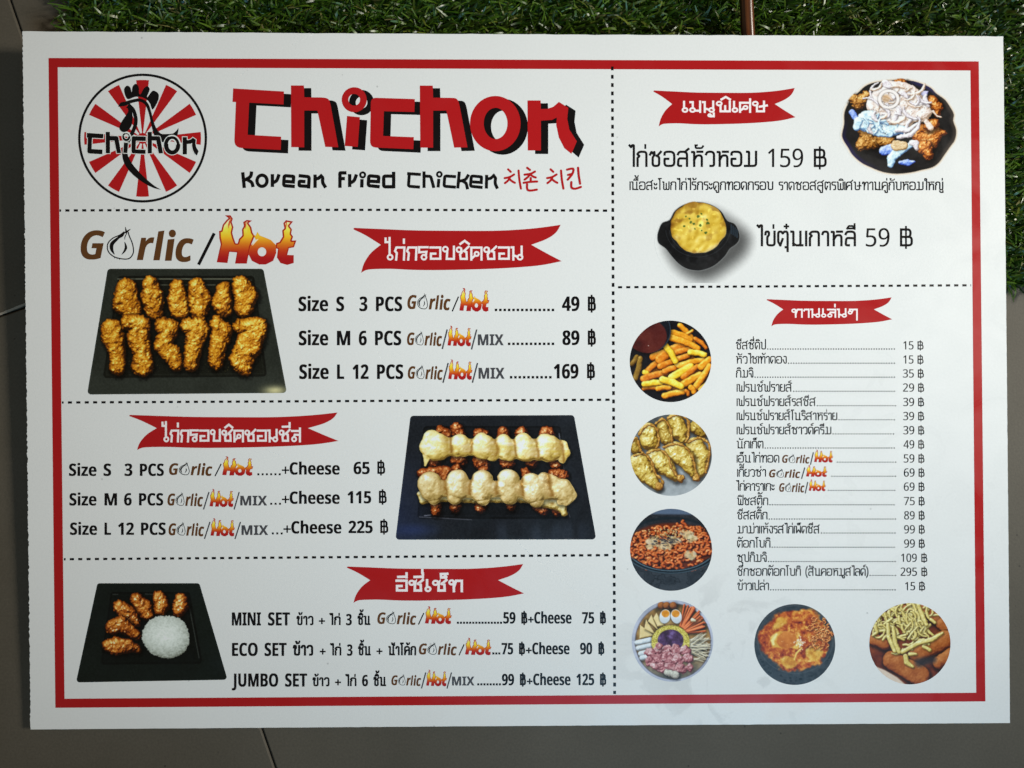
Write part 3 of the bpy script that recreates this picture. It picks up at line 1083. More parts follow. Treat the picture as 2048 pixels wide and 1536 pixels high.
# red border frame
mb = MB()
OT = [(97, 116), (1957.5, 122.8), (1970.8, 1402.8), (110.7, 1415.6)]
IN = [(115.5, 134.6), (1940.8, 141), (1952.4, 1385.5), (129.1, 1397.4)]
for i in range(4):
    j = (i + 1) % 4
    mb.poly([OT[i], OT[j], IN[j], IN[i]])
mb.build('red_border', INK_RED, board, 'red printed border around the menu')

def dashed(x0, y0, x1, y1, ln, w, per, start=0, bow=0):
    mb = MB()
    L = math.hypot(x1 - x0, y1 - y0)
    ux, uy = (x1 - x0) / L, (y1 - y0) / L
    t = start
    r = random.Random(1)
    while t < L:
        e = min(t + ln, L)
        s = max(t, 0)
        b = lambda q: bow * 4 * (q / L) * (1 - q / L)
        mb.stroke([(x0 + ux * s, y0 + uy * s + b(s)), (x0 + ux * e, y0 + uy * e + b(e))], w, z=.00003)
        t += per
    return mb.build('dashed_divider', INK_BLACK, board)

dashed(1224.6, 133, 1229.4, 1388, 7.8, 5.2, 16.65)['label'] = 'vertical dashed black line between the two halves of the menu'
dashed(119, 421, 1220, 421.4, 8.3, 4.6, 16.8, -5, -1.5)['label'] = 'dashed black line under the logo and title'
dashed(124, 805, 1220, 799.5, 8.3, 4.6, 16.8, -5, 0)['label'] = 'dashed black line below the plain chicken prices'
dashed(128, 1118.5, 1224, 1110.2, 8.3, 4.6, 16.7, -5, 0)['label'] = 'dashed black line below the cheese chicken prices'
dashed(1236, 574.5, 1942, 570.6, 8.3, 4.4, 16.4, 0, 0)['label'] = 'dashed black line above the snack list'
# ------------------------------------------------------------------ title, rooster badge, subtitle
A = lambda p: zm(440, 150, .18555, p)
B = lambda p: zm(660, 0, .3125, p)

def ellipse(cx, cy, rx, ry, n=40, a0=0):
    return [(cx + rx * math.cos(a0 + 2 * math.pi * i / n), cy + ry * math.sin(a0 + 2 * math.pi * i / n)) for i in range(n)]

TITLE = [
 ('p', rndc(A([(142, 145), (690, 178), (685, 318), (315, 298), (298, 645), (660, 665), (655, 808), (152, 783, 85), (172, 292), (135, 290)]))),
 ('p', rndc(A([(765, 113), (905, 113), (908, 240), (1168, 243, 80), (1190, 310, 20), (1275, 778), (1135, 775), (1050, 383), (908, 383), (908, 780), (768, 778)]))),
 ('r', A(ellipse(1447, 267, 135, 135)), A(ellipse(1447, 267, 63, 63))),
 ('p', A([(1370, 442), (1508, 455), (1485, 775), (1345, 765)])),
 ('p', rndc(B([(262, 625, 35), (543, 634), (540, 717), (345, 712), (340, 870), (537, 878), (533, 955), (256, 943, 40)]))),
 ('p', rndc(B([(575, 548), (658, 548), (660, 625), (815, 627, 30), (828, 670, 12), (880, 943), (795, 945), (745, 708), (660, 708), (660, 945), (578, 945)]))),
 ('r', B(ellipse(1058, 791, 162, 177)), B(ellipse(1060, 790, 76, 100))),
 ('p', B([(1264, 643), (1348, 643), (1350, 698), (1390, 697), (1430, 683), (1465, 652), (1525, 690), (1518, 760), (1532, 830), (1580, 905), (1545, 985), (1500, 948), (1465, 880), (1448, 800), (1452, 752), (1420, 768), (1350, 772), (1350, 963), (1266, 963)])),
]

def draw_word(mb, fn, z=0, m=0, outline=0, om=0):
    for t in TITLE:
        if outline:
            for q in t[1:]:
                mb.stroke(fn(q), outline, z - .00001, om, closed=True)
        if t[0] == 'p':
            mb.poly(fn(t[1]), z, m)
        else:
            o, i = fn(t[1]), fn(t[2])
            b = len(mb.v)
            zz = L0 + z * .3 + mb.k * 1.2e-6
            mb.k += 1
            n = len(o)
            for a, c in zip(o, i):
                mb.v.append((lx(a[0]), ly(a[1]), zz)); mb.v.append((lx(c[0]), ly(c[1]), zz))
            for k in range(n):
                j = (k + 1) % n
                mb._face([b + 2 * k, b + 2 * j, b + 2 * j + 1, b + 2 * k + 1], m)

mb = MB()
draw_word(mb, lambda q: q, .00006)
title = mb.build('title_lettering', INK_TITLE, board, 'big red title lettering with a black drop shadow')
mb = MB()
draw_word(mb, lambda q: [(x + 14.6, y + 6.2 + (y - 240) * .014) for x, y in q])
mb.build('drop_shadow', INK_BLACK, title)

# rooster badge
G = lambda p: zm(150, 140, .17578, p)
mb = MB()
mb.ring(150 + 769 * .17578, 140 + 775 * .17578, 720 * .17578, 720 * .17578, 28 * .17578, n=96)
badge = mb.build('rooster_badge', INK_BLACK, board, 'round badge with a black rooster on red sun rays')
mb = MB()
for k in range(12):
    a = math.radians(30 * k + 90)
    h = math.radians(6.3)
    pts = [(769 + 8 * math.cos(a), 778 + 8 * math.sin(a))]
    for j in range(5):
        b = a - h + 2 * h * j / 4
        pts.append((769 + 665 * math.cos(b), 778 + 665 * math.sin(b)))
    mb.poly(G(pts))
mb.disc(*G([(769, 778)])[0], 62 * .17578, z=.00001, n=24)
mb.build('sun_rays', INK_TITLE, badge)
mb = MB()
mb.poly(G(cat([(595, 330), (558, 235), (572, 192), (600, 178), (630, 200), (645, 252), (655, 190), (690, 157), (724, 190), (730, 265), (748, 272), (785, 208), (825, 185), (850, 222), (820, 300), (828, 306), (868, 250), (900, 235), (950, 272), (945, 350), (885, 450), (855, 385), (820, 340), (750, 307), (680, 307)], True, 4)), .00003)
mb.stroke(cat(G([(493, 418, 4), (530, 392, 46), (575, 382, 46), (650, 355, 38), (740, 343, 36), (812, 385, 38), (852, 480, 32), (878, 590, 34), (912, 690, 52), (965, 765, 88), (1060, 772, 88), (1128, 748, 62), (1163, 700, 26), (1176, 662, 3)])), 1, .00003)
mb.stroke(cat(G([(600, 404, 60), (660, 452, 44), (690, 540, 42), (688, 620, 42), (650, 720, 44), (592, 830, 52), (566, 940, 60), (602, 1060, 76), (690, 1170, 72), (800, 1265, 52), (900, 1330, 26), (975, 1360, 2)])), 1, .00006)
mb.poly(G(cat([(600, 425), (602, 480), (530, 590), (505, 660), (535, 702), (590, 700), (640, 640), (656, 560), (652, 490), (635, 440)], True, 4)), .00009)
mb.build('rooster', INK_BLACK, badge)
mb = MB()
x0, x1 = 465.0, 1151.0
def small(q):
    return [(173.5 + (x - x0) / (x1 - x0) * 223, 263.8 + (y - 171) / 134 * 46.5) for x, y in q]
draw_word(mb, small, .00016, 0, 2.6, 1)
mb.build('badge_lettering', [INK_BLACK, INK_PALE], badge)

# subtitle
mb = MB()
w = 6.9
def st(fn, *paths, w=w):
    for p in paths: mb.stroke(rnd(fn(p)), w)
st(A, [(245, 1048), (262, 1218)], [(340, 1040), (335, 1095, 30), (262, 1135)], [(285, 1122), (345, 1158, 20), (357, 1208)])
mb.ring(*A([(453, 1140)])[0], 54 * .18555, 60 * .18555, w, n=32)
st(A, [(565, 1068), (565, 1207)], [(565, 1162), (612, 1145, 30), (637, 1070)])
st(A, [(708, 1147), (790, 1153), (795, 1093, 10), (693, 1085, 20), (686, 1192, 20), (807, 1202)])
st(A, [(848, 1085), (962, 1097, 20), (955, 1224)], [(945, 1200), (853, 1195, 15), (856, 1145, 10), (922, 1150)])
st(A, [(1025, 1073), (1025, 1217)], [(1025, 1122), (1060, 1115, 10), (1090, 1088), (1108, 1108, 5), (1105, 1160, 20), (1140, 1215)])
st(A, [(1293, 1217), (1293, 1055, 10), (1364, 1055)], [(1293, 1117), (1347, 1117)])
st(A, [(1398, 1068), (1398, 1208)], [(1398, 1166), (1445, 1145, 25), (1472, 1072)])
mb.ring(*A([(1538, 1077)])[0], 26 * .18555, 27 * .18555, 4.4, n=24)
st(A, [(1531, 1122), (1528, 1213)])
st(A, [(1618, 1145), (1708, 1150), (1712, 1096, 10), (1605, 1086, 20), (1598, 1192, 20), (1722, 1205)])
st(A, [(1872, 1043), (1872, 1222)], [(1872, 1090), (1765, 1090, 20), (1765, 1205, 20), (1872, 1205)])
w = 6.2
st(B, [(494, 1111), (582, 1117)], [(508, 1113), (502, 1192, 12), (576, 1198)], w=w)
st(B, [(602, 1097), (602, 1203)], [(602, 1127), (645, 1129, 10), (665, 1203)], w=w)
mb.ring(*B([(700, 1116)])[0], 14.5 * .3125, 15 * .3125, 4.2, n=24)
st(B, [(697, 1145), (692, 1200)], w=w)
st(B, [(807, 1131), (735, 1126, 12), (730, 1192, 12), (806, 1198)], w=w)
st(B, [(828, 1098), (818, 1206)], [(888, 1117), (868, 1150, 12), (828, 1160)], [(845, 1156), (872, 1172, 10), (881, 1212)], w=w)
st(B, [(912, 1164), (968, 1168), (970, 1132, 5), (905, 1126, 12), (899, 1192, 12), (977, 1200)], w=w)
st(B, [(1003, 1119), (1001, 1207)], [(1003, 1147), (1030, 1141, 8), (1048, 1124), (1060, 1140, 4), (1056, 1172, 12), (1072, 1208)], w=w)
mb.build('subtitle_lettering', INK_BLACK, board, 'black block lettering under the title')

mb = MB()
def ch(dx):
    for p in ([(1140, 1084), (1157, 1100)], [(1118, 1140), (1150, 1133), (1178, 1117)], [(1153, 1132), (1140, 1155), (1120, 1172)], [(1148, 1146), (1165, 1160), (1183, 1170)], [(1207, 1092), (1212, 1150), (1222, 1207)]):
        mb.stroke(cat(B([(x + dx, y) for x, y in p]), n=4), 4.4, cap=1, z=mb.k * 2e-6)
ch(0); ch(272)
for p in ([(1262, 1074), (1280, 1088)], [(1246, 1118), (1285, 1112), (1312, 1098)], [(1284, 1112), (1268, 1132), (1246, 1150)], [(1284, 1118), (1300, 1130), (1317, 1136)],
          [(1285, 1140), (1285, 1164)], [(1240, 1170), (1285, 1164), (1326, 1162)], [(1262, 1180), (1262, 1208), (1278, 1220), (1324, 1214)],
          [(1518, 1086), (1556, 1080), (1552, 1112), (1522, 1150)], [(1524, 1120), (1552, 1112)], [(1588, 1074), (1592, 1120), (1601, 1176)], [(1545, 1166), (1546, 1200), (1570, 1208), (1606, 1197)]):
    mb.stroke(cat(B(p), n=4), 4.4, cap=1, z=mb.k * 2e-6)
mb.build('korean_lettering', INK_TITLE, board, 'red brush-written Korean lettering beside the subtitle')

# ------------------------------------------------------------------ garlic and flame word marks (one master each, copied)
K = lambda p: zm(150, 425, .2246, p)

def garlic_mark(x0, x1, ytop, ybase, parent, name='garlic_lettering', thick=1.0):
    """the brown word with an ink-drawn bulb for its second letter"""
    mb = MB()
    W = x1 - x0
    k = W / (1055 - 50)
    H = ybase - ytop
    fx = lambda x: x0 + (x - 50) * k
    fy = lambda y: ytop + (y - 160) / (430 - 160) * H
    q = lambda pts: [(fx(p[0]), fy(p[1])) + tuple(v * k for v in p[2:]) for p in pts]
    text(mb, 'G', fx(50), fx(265), fy(416), fy(416) - fy(162), 0, 0, 0, .0, 'slant', min(.5, H * .014) * thick)
    b = fy(428)
    text(mb, 'r', fx(550), fx(705), fy(424), (fy(424) - fy(228)) * 1.33, 0, 0, 0, .0, 'slant', min(.5, H * .014) * thick)
    mb.poly(q([(742, 168), (797, 160), (754, 426), (697, 426)]))
    mb.poly(q([(826, 240), (887, 234), (860, 430), (800, 430)]))
    mb.disc(fx(867), fy(187), 32 * k, 0, 0, 16, 35 * H / 270)
    text(mb, 'c', fx(895), fx(1055), fy(438), (fy(438) - fy(236)) * 1.33, 0, 0, 0, .0, 'slant', min(.5, H * .014) * thick)
    lw = 10 * thick ** 2
    mb.stroke(cat(q([(440, 170), (400, 200), (335, 230), (292, 280), (296, 345), (345, 392), (420, 413), (485, 408), (520, 355), (512, 280), (482, 205), (474, 172)]), n=5), lw * k, 0, 1)
    mb.stroke(cat(q([(442, 178, 6), (375, 235, 24), (330, 280, 34), (328, 330, 28), (352, 374, 5)]), n=5), 1, .00002, 1)
    mb.stroke(cat(q([(442, 262, 5), (454, 310, 22), (440, 345, 17), (416, 374, 4)]), n=5), 1, .00002, 1)
    mb.stroke(cat(q([(446, 175, 6), (420, 210, 14), (385, 232, 4)]), n=4), 1, .00004, 1)
    mb.stroke(q([(448, 128, 4), (456, 165, 16), (452, 185, 14)]), 1, .00003, 1)
    mb.stroke(q([(494, 148, 5), (470, 165, 14), (452, 182, 10)]), 1, .00005, 1)
    mb.stroke(cat(q([(465, 180, 6), (446, 215, 8), (444, 242, 3)]), n=4), 1, .00004, 1)
    for x, y in ((350, 395), (372, 402), (395, 408)):
        mb.stroke(q([(x, y, 7), (x + 3, y + 14, 4)]), 1, .00002, 1)
    return mb.build(name, [INK_BROWN, INK_BLACK], parent)

def build_flame():
    c = Cv(430, 427, 596, 534, .5)
    H = K([(1262, 443), (1285, 340), (1298, 285), (1285, 225), (1283, 165), (1303, 160), (1315, 110), (1345, 72), (1368, 50), (1334, 25), (1385, 25), (1406, 55), (1396, 85), (1411, 130), (1400, 180), (1412, 225), (1430, 275), (1450, 275), (1460, 235), (1490, 205), (1487, 150), (1504, 120), (1498, 85), (1530, 66), (1577, 72), (1545, 95), (1570, 130), (1580, 178), (1600, 210), (1575, 270), (1558, 310), (1530, 455), (1425, 455), (1443, 355), (1375, 350), (1358, 450)])
    T = K([(1948, 450), (1890, 467), (1830, 450), (1798, 400), (1808, 325), (1785, 318), (1792, 272), (1822, 262), (1850, 215), (1845, 160), (1865, 140), (1855, 95), (1880, 68), (1942, 80), (1910, 120), (1932, 150), (1925, 190), (1942, 215), (1930, 250), (1972, 248), (1950, 310), (1905, 318), (1890, 378), (1948, 380)])
    O = K([(1580, 190), (1608, 208), (1624, 172), (1646, 205), (1700, 226), (1745, 245), (1790, 290), (1792, 360), (1765, 430), (1700, 463), (1640, 463), (1575, 430), (1545, 370), (1560, 300), (1598, 262), (1610, 240)])
    dh, dt, do = (psdf(c.X, c.Y, p) for p in (H, T, O))
    hx, hy = K([(1665, 350)])[0]
    hole = np.hypot(c.X - hx, (c.Y - hy) * .95) - 38 * .2246
    do = np.maximum(do, -hole)
    gap = np.abs(psdf(c.X, c.Y, O)) - .5
    d = np.minimum(np.minimum(dh, dt), do)
    c.D = d
    v = np.clip((c.Y - (425 + 90 * .2246)) / (380 * .2246), 0, 1)
    base = pal(v, [(240, 222, 150), (240, 212, 70), (230, 180, 40), (206, 116, 30), (182, 56, 26), (160, 24, 26), (152, 20, 24)])
    c.C = base
    lick = fbm(c.X * 1.6, c.Y * .7, 9, 4, 2)
    top = sm(425 + 200 * .2246, 425 + 120 * .2246, c.Y)
    c.C += (top * (lick - .45) * 120)[..., None] * np.array([.3, .5, 1])
    red = np.array([156, 24, 18])
    ed = np.minimum(dh, dt)
    c.over(np.where((do < ed) , 9, -ed - 2.0 - 1.1 * sm(425 + 330 * .2246, 425 + 240 * .2246, c.Y)), red, .8, .95)
    c.over(np.where((do < 0) & (c.Y < 425 + 290 * .2246), -do - 1.0, 9), np.array([206, 140, 50]), .8, .7)
    c.over(np.where(do < 0, np.abs(ed) - .6, 9), np.array([186, 96, 40]), .8, .7)
    for x, y in ((1375, 95), (1385, 70), (1525, 100), (1885, 105)):
        px, py = K([(x, y)])[0]
        c.over(chain(c.X, c.Y, [(px, py - 4, .9), (px - 1.5, py + 3, 1.3), (px - 2, py + 10, .4)]), (190, 60, 30), .8, .8)
    px, py = K([(1590, 265)])[0]
    c.over(chain(c.X, c.Y, [(px - 2, py + 6, .6), (px + 3, py - 2, 2.2), (px + 9, py - 6, .6)]), (235, 225, 205), 1.2, .9)
    return c.build('flame_lettering', None, grain=2)

_flame = [None]
def flame_mark(x0, x1, y0, y1, parent):
    bx0, bx1, by0, by1 = 432.5, 593.0, 430.3, 530.0
    if _flame[0] is None:
        o = build_flame(); _flame[0] = o
    else:
        o = _flame[0].copy(); COL.objects.link(o)
    sx, sy = (x1 - x0) / (bx1 - bx0), (y1 - y0) / (by1 - by0)
    o.scale = (sx, sy, 1)
    o.location = (lx(x0) - lx(bx0) * sx, ly(y1) - ly(by1) * sy, 0)
    o.parent = parent
    return o

mb = MB()
mb.stroke(K([(1100, 465), (1240, 185)]), 28 * .2246)
head = mb.build('flavour_heading', INK_BLACK, board, 'large brown and flaming flavour heading above the first tray')
garlic_mark(150 + 50 * .2246, 150 + 1055 * .2246, 425 + 160 * .2246, 425 + 430 * .2246, head)
flame_mark(432.5, 593, 430.3, 530, head)

# ------------------------------------------------------------------ red ribbons
RIB = [(430, 163), (620, 171), (800, 178), (1050, 180), (1250, 180), (1400, 173), (1520, 162), (1642, 145), (1615, 190), (1560, 228), (1470, 262), (1560, 312), (1648, 358), (1500, 385), (1250, 402), (950, 410), (780, 409), (650, 403), (540, 405), (500, 411), (473, 426), (490, 370), (530, 310), (588, 262), (500, 207), (428, 172)]
def ribbon(x0, x1, y0, y1, s, tx0, tx1, ty, th, w, label):
    f = lambda p: (x0 + (p[0] - 428) / 1220 * (x1 - x0), y0 + (p[1] - 145) / 281 * (y1 - y0))
    mb = MB()
    P = [f(p) for p in RIB]
    mb.poly(cat(P[0:8], n=4)[:-1] + cat(P[7:11], n=4)[:-1] + cat(P[10:13], n=3)[:-1] + cat(P[12:21], n=4)[:-1] + cat(P[20:24], n=4)[:-1] + cat(P[23:26], n=3))
    o = mb.build('ribbon_banner', INK_RED, board, label)
    mb = MB()
    thai(mb, s, tx0, tx1, ty, th, w, 'block', .2, z=.00004)
    mb.build('ribbon_lettering', INK_WHITE, o)

ribbon(707, 1123.3, 449.6, 545.6, 'ไก่กรอบชิคชอน', 769, 1047, 521.5, 30.5, 4.3, 'red ribbon above the plain chicken prices')
ribbon(258.6, 677, 825, 900, 'ไก่กรอบชิคชอนชีส', 323, 602, 885, 27.5, 4.2, 'red ribbon above the cheese chicken prices')
ribbon(694, 1048, 1128, 1205.6, 'อีซี่เซ็ท', 790.6, 926, 1184.8, 27.5, 4.9, 'red ribbon above the set prices')
ribbon(1307, 1591, 176, 253, 'เมนูพิเศษ', 1363, 1536, 226, 25, 4.2, 'red ribbon above the special dishes')
ribbon(1533.5, 1784.4, 594.7, 652.6, 'ทานเล่นๆ', 1582.5, 1715.5, 635.7, 19.5, 3.3, 'red ribbon above the snack list')
# ------------------------------------------------------------------ price lines
OFFB = 0
def latin(mb, s, x0, x1, y, h, off=0):
    if s.startswith('+'):
        w = min(x1 - x0, 12.5) if len(s) == 1 else h * .6
        yc = y - (h * .45 if len(s) == 1 else h * .36)
        mb.stroke([(x0, yc), (x0 + w, yc)], 3.0)
        mb.stroke([(x0 + w / 2, yc + w / 2), (x0 + w / 2, yc - w / 2)], 3.0)
        if len(s) == 1: return
        s, x0 = s[1:], x0 + w + h * .03
    text(mb, s, x0, x1, y, h, off)

def line(label, chunks, dotsl, bahts, garlic=None, flame=None, slashes=(), mix=None, thais=(), off=OFFB):
    mb, pr = MB(), MB()
    xs = max(d[1] for d in dotsl) - 3         # what stands right of the dots is the price
    for c in chunks: latin(pr if c[1] > xs else mb, *c, off)
    for x0, x1, y, h, w in bahts: baht(pr, x0, x1, y, h, w)
    for s, x0, x1, y, h, w in thais: thai(mb, s, x0, x1, y, h, w, gap=.30)
    o = mb.build('price_line', INK_BLACK, board, label)
    pr.build('price', INK_BLACK, o)
    mb = MB()
    for x0, x1, n, y, sz in dotsl: dots(mb, x0, x1, n, y, sz)
    mb.build('dot_leader', INK_BLACK, o)
    if not mix and slashes:
        mb = MB()
        for a in slashes: mb.stroke([(a[0], a[1]), (a[2], a[3])], a[4])
        mb.build('slash', INK_BLACK, o)
    if garlic: garlic_mark(*garlic, o, thick=1.25)
    if flame: flame_mark(*flame, o)
    if mix:
        mb = MB()
        for a in slashes: mb.stroke([(a[0], a[1]), (a[2], a[3])], a[4])
        mb.build('slash', INK_GREY, o)
        mb = MB()
        text(mb, 'MIX', mix[0], mix[1], mix[2], mix[3])
        mb.build('mix_lettering', INK_GREY, o)
    return o

# plain chicken
line('size S price line of the plain chicken', [('Size', 596.9, 655.8, 622.3, 29), ('S', 672.5, 687.8, 622.3, 29), ('3', 718.8, 734.4, 622.3, 29), ('PCS', 751.9, 803.8, 622.3, 29), ('49', 1124, 1158.4, 622, 29)],
     [(989.5, 1108.4, 14, 622.4, 5)], [(1175.6, 1191.8, 621.6, 28.5, 4.6)], (814.7, 900.6, 590, 619.5), (918.4, 978.8, 576, 623.6), [(904.5, 622.8, 917, 593.4, 2.6)])
line('size M price line of the plain chicken', [('Size', 597.5, 656, 690.6, 29), ('M', 673.8, 700, 690.6, 29), ('6', 717.5, 733, 690.6, 29), ('PCS', 750, 802, 690.6, 29), ('89', 1124.7, 1158.4, 690, 29)],
     [(1015.8, 1108.4, 11, 690.2, 5)], [(1175.6, 1191.8, 689.6, 28.5, 4.6)], (814, 884, 665, 691.5), (894.7, 943.3, 651.6, 693), [(884.6, 698, 894.4, 659, 3), (943, 699, 953.4, 659, 3)], (955.6, 1007, 690.6, 22))
line('size L price line of the plain chicken', [('Size', 598.4, 656.9, 758, 29), ('L', 674, 687.8, 758, 29), ('12', 705, 736.7, 758, 29), ('PCS', 754, 806, 758, 29), ('169', 1107.5, 1156.4, 757, 29)],
     [(1019.7, 1103.2, 10, 757, 5)], [(1174, 1190, 756.5, 28.5, 4.6)], (815.6, 885.5, 732.5, 759), (896, 945.2, 719, 760), [(886, 765.6, 896.4, 726, 3), (944.8, 765.6, 955, 726, 3)], (957, 1008.8, 757.5, 22))
# with cheese
line('size S price line of the cheese chicken', [('Size', 137.9, 192.6, 951.9, 24.6), ('S', 207, 221.9, 951.9, 24.6), ('3', 249, 264.5, 951.9, 24.6), ('PCS', 279.7, 327.3, 951.9, 24.6), ('+Cheese', 563.7, 679, 949.2, 24.6), ('65', 707, 739, 948.3, 24.6)],
     [(514.8, 561.5, 6, 950.6, 4)], [(754.7, 770.3, 947.8, 25, 4)], (338, 424.6, 926.5, 951), (444, 506.6, 912.8, 952), [(430, 952.3, 442.4, 927.7, 2.4)])
line('size M price line of the cheese chicken', [('Size', 138.7, 192.6, 1011, 24.6), ('M', 209, 233.6, 1011, 24.6), ('6', 248, 263, 1011, 24.6), ('PCS', 278, 326, 1011, 24.6), ('+Cheese', 563.7, 679, 1007.7, 24.6), ('115', 695, 742, 1006.8, 24.6)],
     [(540.5, 562, 3, 1009.6, 4)], [(757.8, 773.4, 1006.4, 25, 4)], (335, 406, 987, 1012.3), (418.8, 468, 978, 1014.4), [(407, 1019, 418, 984, 2.6), (468.2, 1019, 478.4, 984, 2.6)], (480.5, 534, 1011, 19.5))
line('size L price line of the cheese chicken', [('Size', 140, 193.8, 1069.8, 24.6), ('L', 209, 221.5, 1069.8, 24.6), ('12', 236, 267.6, 1069.8, 24.6), ('PCS', 282, 331, 1069.8, 24.6), ('+Cheese', 567, 682.4, 1067, 24.6), ('225', 697, 745, 1066.3, 24.6)],
     [(543.8, 565.4, 3, 1068.8, 4)], [(760.5, 776.6, 1066, 25, 4)], (337, 408, 1046.6, 1071.8), (420.7, 470, 1036.6, 1073), [(409, 1078, 420, 1043.7, 2.6), (470, 1078, 481, 1043.7, 2.6)], (483, 536, 1070, 19.5))
# sets
line('mini set price line', [('MINI', 463.7, 521.4, 1251, 26.3), ('SET', 536, 579.5, 1251, 26.3), ('+', 637.6, 650, 1250, 17.5), ('3', 692, 703.3, 1250.5, 22.5), ('59', 1006.6, 1030.6, 1247, 22.8), ('+', 1056, 1067.5, 1247, 17), ('Cheese', 1068.4, 1142.7, 1247, 23), ('75', 1164, 1188, 1247, 22.8)],
     [(913.7, 1004.2, 15, 1247.6, 4.2)], [(1042.6, 1054.8, 1247, 22.4, 3.8), (1200, 1212, 1247, 22.4, 3.8)], (754.7, 832.4, 1224.8, 1249), (849.4, 903.7, 1212.4, 1248.6), [(836.8, 1249.3, 847.6, 1226, 2.3)],
     thais=[('ข้าว', 592.8, 627, 1250.5, 19, 3.5), ('ไก่', 658.5, 681.4, 1250.3, 18, 3.5), ('ชิ้น', 715, 741, 1250.2, 19, 3.5)])
line('eco set price line', [('ECO', 464, 515, 1312, 26.3), ('SET', 529, 572.8, 1312, 26.3), ('+', 639.5, 651.5, 1311, 17.5), ('3', 694, 704.8, 1311.5, 22.5), ('+', 753, 765, 1310.5, 17.5), ('75', 1003, 1026, 1308.7, 22.8), ('+', 1051.8, 1063.4, 1308.5, 17), ('Cheese', 1064.4, 1138.7, 1308.5, 23), ('90', 1160, 1184, 1308.4, 22.8)],
     [(984.6, 1000.8, 3, 1309, 4.2)], [(1038, 1050.2, 1308.5, 22.4, 3.8), (1196.8, 1208.8, 1308.3, 22.4, 3.8)], (837.6, 913.5, 1287, 1310), (929.7, 983, 1275.5, 1310.7), [(918, 1310.8, 928.3, 1288.7, 2.3)],
     thais=[('ข้าว', 585.6, 626.5, 1311.5, 22, 4.4), ('ไก่', 660, 682.7, 1311.2, 18.5, 3.5), ('ชิ้น', 716, 742, 1311, 19, 3.5), ('น้ำโค้ก', 776.6, 832.4, 1310.8, 19, 3.5)])
line('jumbo set price line', [('JUMBO', 463.7, 556, 1373.3, 26.3), ('SET', 570, 613.8, 1373.3, 26.3), ('+', 670, 682, 1372.6, 17.5), ('6', 724, 735.6, 1372.4, 22.5), ('99', 1003.8, 1027.8, 1370.6, 22.8), ('+', 1053.6, 1065.3, 1370.4, 17), ('Cheese', 1066.3, 1140.7, 1370.4, 23), ('125', 1152.7, 1188, 1370.3, 22.8)],
     [(954.5, 1002, 8, 1370.8, 4.2)], [(1039.8, 1052, 1370.4, 22.4, 3.8), (1200, 1212.4, 1370.2, 22.4, 3.8)], (782.7, 842, 1350.6, 1371.4), (852, 894, 1339.5, 1372.8), [(843, 1377, 851.6, 1345, 2.6), (894, 1377, 903, 1345, 2.6)], (904, 948.5, 1371, 18),
     thais=[('ข้าว', 624.8, 659, 1372.7, 18.5, 3.5), ('ไก่', 690.5, 713, 1372.5, 18, 3.5), ('ชิ้น', 746.7, 772.4, 1372.4, 19, 3.5)])

# specials
def special(label, s, x0, x1, y, h, w, num, n0, n1, nh, b0, b1):
    mb = MB()
    thai(mb, s, x0, x1, y, h, w, gap=.25)
    o = mb.build('price_line', INK_BLACK, board, label)
    mb = MB()
    text(mb, num, n0, n1, y, nh, .0, style='sans', fat=.35)
    baht(mb, b0, b1, y, nh, w)
    mb.build('price', INK_BLACK, o)
special('large price line of the onion-sauce chicken', 'ไก่ซอสหัวหอม', 1256.8, 1514.5, 334.2, 33, 4.7, '159', 1536, 1606, 36.8, 1627.5, 1653.4)
special('large price line of the steamed egg', 'ไข่ตุ๋นเกาหลี', 1513, 1712, 493, 32, 4.7, '59', 1731.5, 1778.8, 36.4, 1799.8, 1825.8)
mb = MB()
thai(mb, 'เนื้อสะโพกไก่ไร้กระดูกทอดกรอบ', 1259, 1546.6, 380.3, 17.6, 2.5, gap=.21)
mb.build('description_line', INK_BLACK, board, 'left half of the small Thai description under the onion-sauce chicken')
mb = MB()
thai(mb, 'ราดซอสสูตรพิเศษทานคู่กับหอมใหญ่', 1557, 1887, 380.6, 17.6, 2.5, gap=.21)
mb.build('description_line', INK_BLACK, board, 'right half of the small Thai description under the onion-sauce chicken')

